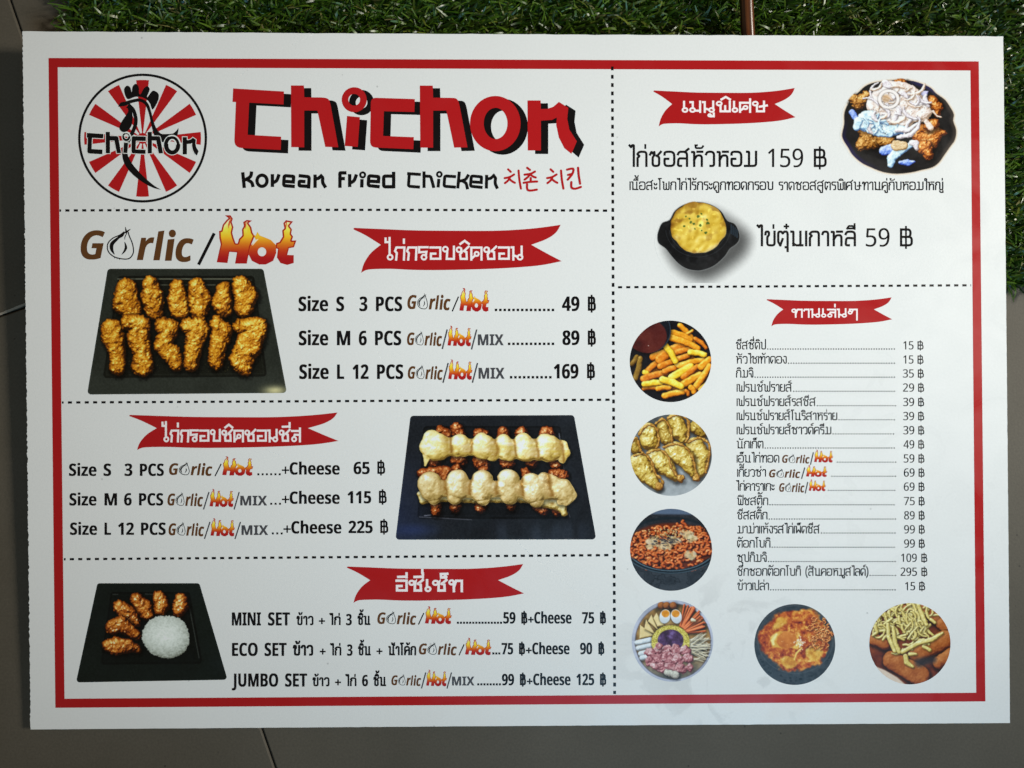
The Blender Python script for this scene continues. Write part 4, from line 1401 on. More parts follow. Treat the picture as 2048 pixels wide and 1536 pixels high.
# snack list: name, right end of the name, where the dots start and end, price
E = lambda x: 1440 + x * .29688
SNACK = [
 ('ชีสซี่ดิป', 107, 310, 0, 1178, '15', 1235, 1303, 699), ('หัวไชเท้าดอง', 107, 450, 0, 1178, '15', 1235, 1303, 727.4), ('กิมจิ', 107, 225, 0, 1178, '35', 1232, 1305, 755.3),
 ('เฟรนช์ฟรายส์', 112, 485, 0, 1178, '29', 1232, 1307, 783.5), ('เฟรนช์ฟรายส์รสชีส', 112, 645, 0, 1185, '39', 1234, 1307, 812.3), ('เฟรนช์ฟรายส์โนริสาหร่าย', 112, 790, 0, 1178, '39', 1234, 1307, 840.5),
 ('เฟรนช์ฟรายส์ซาวด์ครีม', 112, 750, 0, 1172, '39', 1235, 1308, 868.8), ('นักเก็ต', 112, 293, 0, 1177, '49', 1236, 1308, 897), ('เอ็นไก่ทอด', 112, 400, 787, 1187, '59', 1237, 1309, 925.3),
 ('เกี๊ยวซ่า', 115, 310, 750, 1185, '69', 1238, 1310, 953.5), ('ไก่คาราเกะ', 108, 368, 727, 1180, '69', 1238, 1310, 981.7), ('ฟิชสติ๊ก', 115, 325, 0, 1175, '75', 1239, 1311, 1010.5),
 ('ชีสสติ๊ก', 115, 320, 0, 1185, '89', 1240, 1311, 1039), ('มาม่าแห้งรสไก่เผ็ดชีส', 115, 672, 0, 1182, '99', 1240, 1312, 1067), ('ต๊อกโบกิ', 115, 340, 0, 1176, '99', 1240, 1312, 1095.4),
 ('ซุปกิมจิ', 115, 315, 0, 1183, '109', 1220, 1325, 1124), ('ชึกซอกต๊อกโบกิ (สันคอหมูสไลด์)', 115, 1000, 0, 1185, '295', 1216, 1326, 1151.8), ('ข้าวเปล่า', 117, 330, 0, 1183, '15', 1247, 1314, 1180.6)]
MARK = {8: ((418, 603, 168, 224), (605, 633, 150, 235), (633, 762, 133, 220)), 9: ((330, 540, 266, 322), (545, 575, 253, 330), (578, 723, 237, 317)), 10: ((398, 568, 358, 419), (570, 595, 350, 427), (597, 713, 333, 413))}
ORD = ['first', 'second', 'third', 'fourth', 'fifth', 'sixth', 'seventh', 'eighth', 'ninth', 'tenth', 'eleventh', 'twelfth', 'thirteenth', 'fourteenth', 'fifteenth', 'sixteenth', 'seventeenth', 'last']
for i, (s, a, b, d0, d1, num, n0, n1, y) in enumerate(SNACK):
    mb = MB()
    if '(' in s:
        p, q = s.split(' ')
        thai(mb, p, E(115), E(545), y, 15.5, 2.15, gap=.2)
        thai(mb, q, E(575), E(1000), y, 15.5, 2.15, gap=.2)
    else:
        thai(mb, s, E(a), E(b), y, 15.5, 2.15, gap=.2)
    d0 = d0 or b + 8
    n = int((E(d1) - E(d0)) / 4.98)
    o = mb.build('snack_line', INK_BLACK, board, ORD[i] + ' line of the snack list')
    mb = MB()
    dots(mb, E(d0), E(d1), n, y + .2, 2.3)
    mb.build('dot_leader', INK_BLACK, o)
    mb = MB()
    text(mb, num, E(n0), E(n1), y - .2, 16.4, 0, style='sans', fat=.3)
    bx = E(n1) + (8.2 if len(num) == 2 else 9.2)
    baht(mb, bx, bx + 12, y, 16.4, 2.3)
    mb.build('price', INK_BLACK, o)
    if i in MARK:
        g, sl, f = MARK[i]
        Fy = lambda v: 860 + v * .29688
        garlic_mark(E(g[0]), E(g[1]), Fy(g[2]), Fy(g[3]), o, thick=1.3)
        flame_mark(E(f[0]), E(f[1]), Fy(f[2]), Fy(f[3]), o)
        mb = MB()
        mb.stroke([(E(sl[0] + 4), Fy(sl[3])), (E(sl[1] - 4), Fy(sl[2]))], 2.4)
        mb.build('slash', INK_GREY, o)
# ------------------------------------------------------------------ the printed food pictures
RS = np.random.RandomState(21)

def pic_tray_wings():
    c = Cv(170, 532, 578, 795)
    dw = tray(c, [(214.5, 537.5), (528, 537.5), (572.5, 786), (175.5, 789)], [(237, 553), (508, 553), (532, 752), (208, 755)], (17, 18, 12), (36, 39, 33))
    z = lambda x, y: (x / 2.926, 400 + y / 2.926)
    # gloss on the well's far edge and the lit near corner
    for x0, x1, y, b in ((690, 1370, 462, 150), (920, 1260, 497, 110), (1360, 1470, 470, 120)):
        a, e = z(x0, y), z(x1, y)
        n = fbm(c.X, c.Y, 40, 8, 2)
        c.over(chain(c.X, c.Y, [(a[0], a[1], .8), (e[0], e[1], .8)]), (b, b, b * .85), 2, .75)
    gx, gy = z(1610, 1115)
    k = np.exp(-(((c.X - gx) / 22) ** 2 + ((c.Y - gy) / 9) ** 2))
    c.C += k[..., None] * np.array([150, 140, 100])
    c.C += (sm(0, 60, 60 - np.abs(c.Y - 770)) * 6)[..., None]
    # oil marks in the well
    for i in range(60):
        x, y = z(RS.uniform(640, 1500), RS.uniform(930, 1010))
        c.over(np.hypot(c.X - x, c.Y - y) - RS.uniform(.3, 1), (120, 110, 60), 1, .5)
    P = lambda L: [z(a, b) + (r * 1.1 / 2.926,) for a, b, r in L]
    up = [[(740, 520, 58), (735, 600, 72), (770, 640, 56)], [(880, 490, 44), (890, 570, 62), (905, 650, 48)], [(1035, 510, 42), (1040, 590, 58), (1055, 650, 50)],
          [(1150, 505, 46), (1170, 580, 64), (1165, 650, 48)], [(1310, 525, 44), (1300, 600, 58), (1310, 640, 46)], [(1410, 500, 50), (1440, 560, 66), (1430, 630, 52)]]
    lo = [[(655, 760, 62), (665, 810, 62), (690, 900, 44), (690, 985, 42)], [(760, 720, 48), (830, 730, 48), (810, 800, 64), (830, 900, 48), (835, 970, 60)],
          [(960, 740, 52), (1000, 745, 46), (955, 850, 50), (1000, 900, 52), (1035, 960, 42)], [(1100, 735, 42), (1160, 750, 62), (1130, 860, 48), (1120, 965, 42)],
          [(1270, 720, 40), (1300, 770, 60), (1270, 870, 46), (1265, 950, 42)], [(1410, 740, 42), (1510, 740, 54), (1460, 840, 74), (1410, 940, 64), (1430, 990, 40)]]
    for i, q in enumerate(up + lo):
        c.lump(P(q), 17, CRUST, 8, 2.6, .32, 30, seed=i * 5 + 1, edge=3.4, es=6, shade=.75, sr=8, tone=.34, ts=14, con=.9, hs=.85, crisp=.18, rimd=.45)
    return c.build('food_picture', board, 'printed picture of twelve golden fried chicken pieces on a black tray', grain=7)

def pic_tray_cheese():
    z = lambda x, y: (740 + x * .2539, 780 + y * .2539)
    c = Cv(786, 825, 1198, 1086)
    tray(c, [z(316, 203), z(1611, 198), z(1777, 1177), z(204, 1179)], [z(425, 290), z(1500, 290), z(1560, 1010), z(380, 1010)], (15, 17, 20), (25, 28, 33))
    k = sm(900, 780, c.X) * sm(860, 1060, c.Y) + sm(20, 0, np.hypot((c.X - 830) * .3, c.Y - 1060))
    c.C += (k * 1.0)[..., None] * np.array([6, 10, 26])
    n = fbm(c.X, c.Y * .25, 26, 12, 2)
    c.C += (sm(.5, .8, n) * sm(1035, 1060, c.Y) * 12)[..., None] * np.array([.8, .95, 1.2])
    for a, b, s in (((1490, 345), (1530, 640), 150), ((390, 1000), (800, 1022), 110), ((430, 990), (480, 985), 170), ((1560, 960), (1575, 1000), 140)):
        p, q = z(*a), z(*b)
        c.over(chain(c.X, c.Y, [p + (.8,), q + (.6,)]), (s, s, s * 1.1), 2, .7)
    P = lambda L: [z(a, b) + (r * .2539,) for a, b, r in L]
    meat = [[(560, 320, 42), (610, 350, 50), (500, 560, 60)], [(680, 305, 48), (710, 360, 50), (700, 540, 68)], [(860, 345, 48), (900, 360, 48), (880, 560, 70), (910, 590, 44)],
            [(1050, 340, 50), (1060, 480, 60), (1085, 570, 60)], [(1195, 345, 55), (1260, 480, 60), (1275, 570, 52)], [(1390, 345, 62), (1430, 500, 62), (1465, 590, 46)]]
    for i, q in enumerate(meat):
        c.lump(P(q), 13, REDCH, 6, 2.0, .45, 26, seed=i + 60, edge=2.8, es=6, shade=.7, tone=.25, crisp=.26, rimd=.4)
    ch = [[(490, 395, 78), (530, 450, 110), (450, 520, 34), (435, 590, 10)], [(710, 415, 72), (730, 445, 78), (690, 465, 62)], [(880, 410, 72), (900, 450, 100), (960, 500, 62)], [(1050, 415, 66), (1075, 475, 80), (1100, 500, 60)],
          [(1205, 410, 70), (1225, 470, 96)], [(1385, 420, 76), (1410, 460, 104), (1330, 495, 60)], [(1505, 450, 56), (1530, 490, 46), (1515, 550, 26)]]
    CH1 = [(116, 86, 28), (180, 150, 68), (212, 188, 112), (226, 212, 150), (238, 232, 204)]
    row = [P([(470, 450, 78), (760, 448, 66), (1080, 462, 74), (1440, 468, 84)])] + [P(q) for q in ch]
    c.lump(('m', row, 1.2), 12, CH1, 13, 1.5, .35, 34, seed=70, edge=1.4, es=12, shade=.6, tone=.24, hs=.46, ts=14, con=1.1, rimd=.25)
    # melted ripples
    rip = fbm(c.X * .22, c.Y, 5, 33, 2)
    lum = c.C.sum(-1)
    mk = sm(420, 520, lum) * sm(905, 895, np.abs(c.Y - 895) + 880)
    c.C += ((rip - .5) * 70 * mk)[..., None] * np.array([.35, .5, 1.5])
    def creases(cr, y0, y1, hl):
        lum = c.C.sum(-1)
        on = sm(380, 470, lum)
        a, b = z(0, y0)[1], z(0, y1)[1]
        vy = sm(a - 4, a + 6, c.Y) * sm(b + 4, b - 6, c.Y) * on
        for k, (x, sl, w) in enumerate(cr):
            px = z(x, 0)[0] + (c.Y - a) * sl + (fbm(c.X, c.Y, 14, k + 50, 2) - .5) * 7
            dx = c.X - px
            dk = .40 * np.exp(-(dx / (w * 1.25)) ** 2) + .20 * np.exp(-((dx + 7) / 8) ** 2)
            c.C *= 1 - (dk * vy)[..., None] * np.array([.62, .9, 1.35])
            c.C += (np.exp(-((dx - 8) / 5) ** 2) * vy * 16)[..., None]
        for k, (x, y, rx, ry) in enumerate(hl):
            px, py = z(x, y)
            g = np.exp(-(((c.X - px) / rx) ** 2 + ((c.Y - py) / ry) ** 2)) * on * (.4 + .9 * fbm(c.X, c.Y, 6, k + 70, 2))
            c.C += g[..., None] * np.array([26, 32, 48])
    creases([(630, .05, 2.6), (800, -.02, 2.4), (985, .12, 2.8), (1130, .1, 2.2), (1300, .12, 2.6), (1500, .1, 2.2)], 330, 590,
            [(500, 400, 11, 8), (715, 395, 10, 6), (880, 385, 12, 6), (1060, 400, 8, 6), (1205, 395, 10, 6), (1390, 395, 13, 6), (1530, 470, 4, 6), (1060, 520, 12, 4), (480, 500, 10, 4)])
    low = [[(420, 660, 46), (600, 640, 48), (520, 760, 60), (520, 950, 44)], [(680, 625, 46), (690, 800, 50), (672, 930, 44)], [(900, 640, 46), (890, 800, 50), (868, 930, 44)],
           [(1100, 800, 50), (1112, 920, 38)], [(1225, 650, 40), (1290, 850, 54), (1360, 940, 54)], [(1440, 670, 48), (1510, 680, 56), (1450, 860, 40), (1475, 955, 42)]]
    for i, q in enumerate(low):
        c.lump(P(q), 12, REDCH, 6, 2.0, .45, 26, seed=i + 100, edge=2.8, es=6, shade=.7, tone=.25, crisp=.26, rimd=.4)
    c.lump(P([(395, 820, 22), (420, 870, 30), (480, 830, 50), (760, 850, 40), (1000, 840, 46), (1200, 850, 40), (1500, 900, 46), (1530, 970, 24)]), 9, CHEESE, 10, 1.5, .1, 18, seed=118, edge=2.4, es=9, shade=.6)
    lc = [[(470, 740, 96), (490, 790, 96), (500, 840, 60)], [(690, 715, 88), (690, 780, 92), (670, 835, 64)], [(885, 715, 84), (880, 790, 96), (890, 850, 56)], [(1090, 710, 88), (1075, 765, 72), (1100, 830, 70)],
          [(1270, 735, 82), (1290, 800, 100), (1310, 870, 58)], [(1520, 770, 70), (1590, 830, 42), (1540, 880, 34)], [(1370, 700, 52), (1450, 720, 44), (1500, 760, 50), (1500, 880, 28)]]
    row = [P([(460, 780, 70), (690, 775, 68), (880, 785, 70), (1090, 775, 60), (1290, 790, 74), (1540, 805, 64)])] + [P(q) for q in lc]
    c.lump(('m', row, 1.2), 12, [(96, 74, 32), (156, 128, 68), (194, 166, 106), (216, 196, 144), (236, 226, 196)], 13, 1.8, .35, 34, seed=130, edge=1.4, es=12, shade=.5, tone=.28, hs=.48, ts=14, con=1.1, rimd=.28)
    creases([(590, .06, 3.2), (800, -.04, 3.0), (990, .08, 3.6), (1190, .06, 2.8), (1400, .16, 3.2)], 620, 910,
            [(470, 700, 9, 6), (690, 670, 11, 6), (885, 690, 9, 8), (1090, 670, 12, 6), (1260, 700, 7, 7), (1350, 710, 9, 6), (870, 850, 10, 5), (1310, 880, 8, 6)])
    return c.build('food_picture', board, 'printed picture of cheese-covered chicken pieces in two rows on a black tray', grain=7)

def pic_tray_rice():
    z = lambda x, y: (x * .3418, 1080 + y * .3418)
    c = Cv(149, 1161, 458, 1369)
    tray(c, [z(567, 253), z(1171, 253), z(1326, 818), z(449, 833)], [z(650, 308), z(1110, 308), z(1178, 720), z(595, 725)], (9, 13, 11), (16, 22, 19), 6)
    for a, b in (((1110, 400), (1165, 690)), ((660, 318), (690, 318)), ((850, 316), (905, 318))):
        p, q = z(*a), z(*b)
        c.over(chain(c.X, c.Y, [p + (.6,), q + (.6,)]), (96, 98, 92), 1.6, .6)
    P = lambda L: [z(a, b) + (r * .3418,) for a, b, r in L]
    chk = [[(800, 350, 40), (840, 400, 58), (865, 440, 38)], [(930, 330, 36), (945, 385, 50), (940, 410, 40)], [(1060, 345, 36), (1055, 390, 48), (1045, 425, 34)],
           [(700, 390, 40), (745, 430, 52), (800, 485, 26)], [(660, 510, 46), (710, 490, 50), (800, 560, 28)], [(635, 615, 40), (680, 620, 55), (750, 620, 42), (810, 640, 22)]]
    for i, q in enumerate(chk):
        c.lump(P(q), 13, GLAZE, 7, 2.0, .6, 30, seed=i + 160, edge=2.4, es=6, shade=.7, tone=.25, crisp=.22, rimd=.4)
    d = psdf(c.X, c.Y, cat([z(*p) for p in ((830, 570), (850, 500), (900, 455), (970, 443), (1040, 455), (1090, 500), (1107, 570), (1095, 630), (1050, 675), (990, 692), (930, 685), (870, 650))], True, 4))
    c.C *= (1 - .6 * sm(7, -2, d))[..., None]
    d = d + (fbm(c.X, c.Y, 3, 60, 2) - .5) * 4
    t = np.clip(-d / 42, 0, 1)
    g = vn(c.X * .55 + c.Y * .3, c.Y * .8 - c.X * .2, 2.2, 61) * .6 + vn(c.X, c.Y, 1.8, 63) * .4
    v = .48 + .46 * np.sqrt(t) - .24 * sm(1268, 1318, c.Y) - .10 * sm(330, 380, c.X) + (g - .5) * .34
    col = pal(np.clip(v, 0, 1), [(60, 62, 50), (120, 124, 112), (176, 182, 172), (206, 212, 204), (226, 230, 224)])
    c.over(d, col, 1)
    return c.build('food_picture', board, 'printed picture of a white rice dome and six glazed chicken pieces on a black tray', grain=5)

def pic_onion_plate():
    z = lambda x, y: (1660 + x * .18945, 130 + y * .18945)
    c = Cv(1676, 150, 1922, 352)
    pts = cat([z(*p) for p in ((560, 172), (700, 160), (850, 165), (960, 195), (1060, 240), (1120, 300), (1210, 365), (1265, 440), (1307, 520), (1300, 590), (1332, 690), (1318, 790), (1270, 860), (1200, 960), (1150, 1030), (1080, 1080), (960, 1110), (850, 1135), (700, 1148), (560, 1130), (430, 1080), (330, 1030), (240, 950), (190, 870), (140, 790), (128, 730), (150, 620), (150, 520), (175, 440), (230, 350), (310, 280), (370, 225), (450, 190))], True, 3)
    d = psdf(c.X, c.Y, pts)
    white = np.array([212, 212, 210])
    c.fill(white)
    halo = np.array([206, 176, 142])
    c.over(d - 2.2, halo, 7, .75)
    c.D = d - 5
    c.over(d, (14, 13, 15), 1.6)
    ed = sm(-11, -3, d) * (d < 0)
    c.C += (ed * sm(1850, 1890, c.X))[..., None] * np.array([34, 28, 22])
    c.C += (ed * sm(1780, 1700, c.X) * sm(220, 300, c.Y))[..., None] * np.array([10, 6, 44])
    c.C += (ed * sm(200, 175, c.Y) * sm(1800, 1840, c.X))[..., None] * np.array([14, 14, 50])
    P = lambda L: [z(a, b) + (r * .18945,) for a, b, r in L]
    CR = [(48, 22, 4), (112, 66, 16), (158, 100, 36), (190, 138, 66), (222, 182, 112)]
    OR = [(60, 20, 4), (130, 62, 14), (172, 94, 30), (202, 126, 52), (232, 176, 104)]
    for i, (q, pl) in enumerate((([(220, 330, 50), (300, 400, 70), (380, 320, 50)], CR), ([(350, 700, 60), (400, 760, 90), (330, 850, 60), (480, 810, 70)], CR), ([(560, 790, 70), (640, 810, 55)], CR),
                                 ([(1080, 380, 60), (1130, 450, 60), (1130, 510, 40)], OR), ([(960, 720, 110), (1040, 780, 120), (1120, 720, 70), (1210, 710, 25)], OR), ([(1000, 880, 90), (1040, 950, 50)], OR), ([(1100, 620, 60), (1050, 640, 60)], OR), ([(700, 190, 40), (780, 175, 30)], OR))):
        c.lump(P(q), 12, pl, 6, 2, .3, 26, seed=i + 190, edge=3, es=5, shade=.6, tone=.28, crisp=.28, rimd=.35)
    W = [(128, 118, 122), (176, 166, 170), (206, 198, 204), (222, 216, 220), (236, 232, 234)]
    Wm = [(150, 120, 96), (190, 160, 138), (214, 196, 184), (226, 214, 206), (238, 232, 228)]
    BL = [(70, 98, 140), (126, 160, 188), (170, 200, 214), (202, 220, 226), (228, 236, 238)]
    B2 = [(28, 44, 120), (60, 90, 180), (110, 140, 210), (160, 180, 226), (200, 212, 238)]
    c.lump(('p', [z(*p) for p in ((945, 270), (1040, 275), (1010, 370), (960, 330))]), 4, [(100, 96, 140), (150, 148, 190), (186, 184, 216), (206, 204, 228)], 6, .6, 0, seed=210)
    seq = [([(230, 500, 30), (270, 560, 26)], B2), ([(560, 910, 40), (640, 890, 50)], B2), ([(640, 1050, 30), (650, 980, 42), (700, 930, 44), (800, 870, 34), (880, 830, 24)], BL), ([(740, 1030, 20), (820, 1030, 32), (890, 1020, 10)], B2),
           ([(700, 850, 50), (780, 850, 40)], [(120, 88, 50), (170, 136, 90), (206, 178, 136), (222, 204, 176)]), ([(860, 820, 26), (900, 830, 36), (910, 880, 22)], W), ([(280, 660, 34), (300, 590, 40)], BL), ([(420, 690, 30), (520, 720, 34), (640, 730, 30)], BL),
           ([(580, 190, 34), (620, 220, 30)], W), ([(1020, 600, 24), (1060, 660, 30)], Wm), ([(1090, 490, 12), (1130, 540, 10), (1180, 552, 6)], Wm)]
    rr = np.random.RandomState(31)
    for k in range(64):                       # loose bent onion slices
        if k < 20: a0, b0 = rr.uniform(300, 840), rr.uniform(540, 700)
        else: a0, b0 = 720 + rr.normal(0, 170), 400 + rr.normal(0, 110)
        if not (380 < a0 < 1060 and 190 < b0 < 700): continue
        th, rad, sp = rr.uniform(0, 6.28), rr.uniform(60, 150), rr.uniform(.9, 2.2)
        cx_, cy_ = a0 - rad * math.cos(th + sp / 2), b0 - rad * .8 * math.sin(th + sp / 2)
        ww = rr.uniform(13, 24)
        q = [(cx_ + rad * math.cos(th + sp * j / 7), cy_ + rad * .8 * math.sin(th + sp * j / 7), ww * (1 - .5 * abs(j / 3.5 - 1) ** 2)) for j in range(8)]
        if any(u < 300 or u > 1090 or v < 165 or v > 750 for u, v, _ in q): continue
        cool = (b0 - 480) * .8 + (620 - a0) * .5 > 60
        seq.append((q, (BL if rr.rand() < .7 else W) if cool else (W if rr.rand() < .6 else Wm)))
    seq += [([(700, 690, 20), (830, 690, 22), (920, 620, 16)], W), ([(720, 760, 20), (850, 740, 22), (930, 660, 18), (950, 590, 12)], W)]
    mass = cat([z(*p) for p in ((380, 440), (400, 340), (470, 270), (560, 230), (560, 170), (680, 170), (800, 190), (900, 230), (960, 320), (1040, 420), (1080, 500), (1040, 560), (1000, 600), (900, 600), (820, 680), (660, 660), (520, 600), (430, 540))], True, 3)
    c.lump(('p', mass), 12, [(150, 124, 104), (190, 166, 150), (212, 196, 188), (224, 214, 210), (234, 228, 226)], 8, 3.2, .08, 16, seed=77, edge=2.5, es=7, shade=.4, tone=.3, ts=9)
    blu = cat([z(*p) for p in ((330, 500), (450, 480), (540, 600), (700, 640), (840, 650), (800, 720), (640, 740), (440, 720), (300, 680), (260, 600))], True, 3)
    c.lump(('p', blu), 9, BL, 8, 2.4, .08, 16, seed=79, edge=2, es=7, shade=.4, tone=.3, ts=9)
    for i, (q, pl) in enumerate(seq):
        c.lump([(x, y, r * (1.12 if r > 4 else 1)) for x, y, r in P(q)], 5, pl, 5, 1.2, .1, 24, seed=i + 220, edge=1.2, es=5, shade=.22, sr=2.5, off=(.8, 1.2), tone=.26, ts=7, hs=.7)
    # onion ring on top
    o1, o2 = z(620, 360)
    dr = np.abs(np.hypot((c.X - o1) * .9, c.Y - o2) - 88 * .18945) - 3.2
    c.C *= (1 - .3 * sm(3, -1, dr))[..., None]
    c.over(dr + .6, (226, 218, 216), 1.4)
    c.over(np.hypot(c.X - z(590, 355)[0], c.Y - z(590, 355)[1]) - 8, (190, 152, 108), 4, .7)
    for i in range(80):
        a, b = RS.uniform(400, 1060), RS.uniform(200, 540)
        if RS.rand() < .3: a, b = RS.uniform(420, 600), RS.uniform(640, 730)
        x, y = z(a, b)
        sl = c.win(x - 3, y - 3, x + 3, y + 3)
        if c.C[sl].size and c.C[sl].mean() > 170:
            c.over(np.hypot(c.X - x, (c.Y - y) * RS.uniform(.6, 1.4)) - RS.uniform(.3, .8), (52, 46, 44), 1, .8)
    fade = sm(5, 1.5, d)[..., None]
    c.C = white + (c.C - white) * fade
    return c.build('food_picture', board, 'printed picture of chicken under white onion sauce on a black wavy plate', grain=4)

def pic_egg_pot():
    z = lambda x, y: (1240 + x * .3223, 380 + y * .322)
    c = Cv(1296, 396, 1514, 566)
    white = np.array([212, 212, 210])
    c.fill(white)
    body = psdf(c.X, c.Y, cat([z(*p) for p in ((232, 290), (240, 250), (262, 205), (308, 185), (340, 130), (400, 90), (480, 75), (560, 90), (625, 130), (665, 190), (712, 212), (738, 265), (738, 310), (715, 340), (680, 365), (650, 410), (590, 465), (530, 492), (480, 500), (420, 490), (370, 462), (320, 410), (285, 365), (240, 330))], True, 4))
    sh = psdf(c.X - 13, c.Y - 14, cat([z(*p) for p in ((262, 240), (480, 90), (712, 212), (738, 310), (650, 410), (480, 500), (320, 420))], True, 4))
    c.C *= (1 - .62 * sm(26, -14, sh))[..., None]
    c.D = np.minimum(np.minimum(body - 3, sh - 26), 0) + np.where(np.minimum(body - 3, sh - 26) > 0, np.minimum(body - 3, sh - 26), 0)
    c.over(body - 1.2, (150, 152, 152), 2, .5)
    c.over(body, (13, 14, 16), 1.2)
    n = fbm(c.X, c.Y, 12, 4, 2)
    c.C += ((body < 0) * sm(.4, .9, n) * 14)[..., None]
    for i, r in enumerate((-3, -6.5)):
        dd = np.abs(np.hypot((c.X - z(484, 235)[0]) / 59.5, (c.Y - z(484, 235)[1]) / 53.5) * 57 - 57 + (2 if i == 0 else -5)) - .4
        c.over(np.where(c.Y > z(0, 250)[1], dd, 9), (70, 76, 82), 1.2, .5)
    for k in range(4):
        p, q = z(690 + k * 12, 215 + k * 10), z(690 + k * 12, 270 + k * 8)
        c.over(chain(c.X, c.Y, [p + (1,), q + (1,)]), (60, 84, 104), 1.4, .55)
    ex, ey = z(485, 232)
    de = np.hypot((c.X - ex) / 55, (c.Y - ey) / 50.5) * 52 - 52 + (fbm(c.X, c.Y, 16, 77, 2) - .5) * 5
    h = 34 * fbm(c.X, c.Y, 34, 71, 3) + 9 * np.sqrt(np.clip(-de / 20, 0, 1))
    gy, gx = np.gradient(h)
    v = np.clip(.62 + (-gx * .35 - gy * .4) * .5 + .25 * (fbm(c.X, c.Y, 20, 75, 2) - .5), 0, 1)
    col = pal(v, [(96, 60, 12), (150, 112, 26), (196, 160, 50), (220, 192, 86), (240, 228, 160)])
    br = np.clip(sm(.52, .70, fbm(c.X, c.Y * 1.6, 24, 79, 3)) * sm(ey + 14, ey - 14, c.Y) + .55 * sm(.55, .75, fbm(c.X, c.Y, 14, 83, 2)) + .6 * sm(-7, 0, de), 0, 1)
    col = col * (1 - .5 * br[..., None]) + np.array([112, 62, 16]) * .5 * br[..., None]
    sp = .6 * sm(.68, .80, fbm(c.X, c.Y, 8, 91, 2)) * sm(-4, -10, de)
    col += (sp * 50)[..., None] * np.array([1, 1, .8])
    c.over(de, col, 1.4)
    for x, y, r in ((410, 165, 2), (432, 178, 3), (440, 200, 3), (487, 165, 4), (460, 210, 4), (500, 220, 4), (545, 205, 4.5), (540, 185, 3), (400, 225, 3.4), (465, 240, 2), (505, 250, 2.4), (532, 265, 3.4), (505, 148, 2.5)):
        px, py = z(x, y)
        c.over(np.hypot(c.X - px, c.Y - py) + (fbm(c.X, c.Y, 3, 3, 2) - .5) * 3 - r * .7, (54, 84, 30), 1.2, .85)
    return c.build('food_picture', board, 'printed picture of yellow steamed egg in a black two-handled pot', grain=4)

def pic_fries():
    c = circle_cv(1341, 722.7, 81.5)
    z = lambda x, y: (1250 + x * .23438, 630 + y * .23438)
    c.fill((20, 19, 24))
    P = lambda L: [z(a, b) + (r * .23438,) for a, b, r in L]
    FR = [(84, 36, 4), (160, 84, 10), (206, 126, 20), (230, 160, 40), (246, 206, 96)]
    FO = [(70, 26, 4), (142, 66, 10), (190, 98, 18), (214, 128, 32), (234, 170, 70)]
    FY = [(110, 70, 8), (184, 132, 16), (224, 178, 36), (238, 204, 70), (246, 226, 130)]
    DK = [(40, 22, 8), (86, 58, 18), (124, 90, 30), (156, 122, 50)]
    sticks = [(60, 420, 100, 360, 22, DK), (90, 540, 130, 370, 24, DK), (200, 470, 320, 360, 26, FO), (240, 360, 420, 290, 30, FO), (380, 300, 520, 250, 30, FO), (300, 380, 370, 320, 40, FO), (440, 320, 560, 290, 26, FO),
              (470, 90, 590, 230, 22, FR), (520, 170, 575, 135, 14, FR), (600, 205, 690, 280, 18, FO), (410, 150, 560, 215, 26, FR), (390, 190, 620, 285, 28, FR), (300, 440, 540, 345, 26, FO), (440, 440, 660, 385, 26, FR), (170, 490, 190, 510, 22, FY), (160, 545, 350, 490, 30, FO),
              (340, 480, 420, 455, 26, FO), (560, 320, 680, 340, 26, FY), (400, 530, 560, 440, 32, FY), (500, 530, 620, 440, 26, FO), (650, 440, 720, 380, 30, FR), (500, 590, 640, 510, 30, FR), (600, 620, 720, 440, 28, FR), (160, 630, 260, 625, 18, FO), (165, 590, 310, 580, 26, FY),
              (280, 630, 380, 620, 22, FR), (340, 690, 500, 655, 26, FR), (520, 650, 540, 680, 18, FO), (560, 620, 590, 660, 24, FR), (640, 640, 690, 590, 18, FR), (340, 260, 430, 395, 26, FY), (320, 550, 480, 610, 30, FY)]
    c.lump(P([(230, 480, 60), (420, 400, 110), (560, 480, 130), (640, 520, 70), (400, 600, 70)]), 8, [(40, 18, 4), (96, 50, 12), (132, 74, 20)], 7, 3, 0, seed=2, edge=4, tone=.3)
    for i, (a, b, e, f, r, pl) in enumerate(sticks):
        r = r * 1.02
        c.lump(P([(a, b, r), ((a + e) / 2 + 8, (b + f) / 2 - 6, r), (e, f, r * .9)]), 5.5, pl, 6, .5, .12, 18, seed=i + 300, edge=1.0, es=8, shade=.45, sr=3.5, off=(1, 2), tone=.24, ts=12, hs=.6)
    bx, by = z(205, 130)
    db = np.hypot((c.X - bx) / 44, (c.Y - by) / 45.5) * 45 - 45
    c.C *= (1 - .6 * sm(8, -2, db))[..., None]
    c.over(db, (16, 20, 28), 1.2)
    c.over(np.abs(db + 1.4) - .6, (62, 78, 92), 1.4, .8)
    dk = np.hypot((c.X - z(190, 160)[0]) / 39, (c.Y - z(190, 180)[1]) / 34) * 36 - 36
    c.over(dk, pal(fbm(c.X, c.Y, 22, 5, 2), [(44, 14, 14), (74, 26, 24), (92, 40, 34)]), 2)
    c.over(np.hypot(c.X - z(200, 262)[0], c.Y - z(200, 262)[1]) - .8, (210, 190, 180), 1)
    return c.build('food_picture', board, 'round printed picture of yellow french fries beside a bowl of red dip', grain=6)

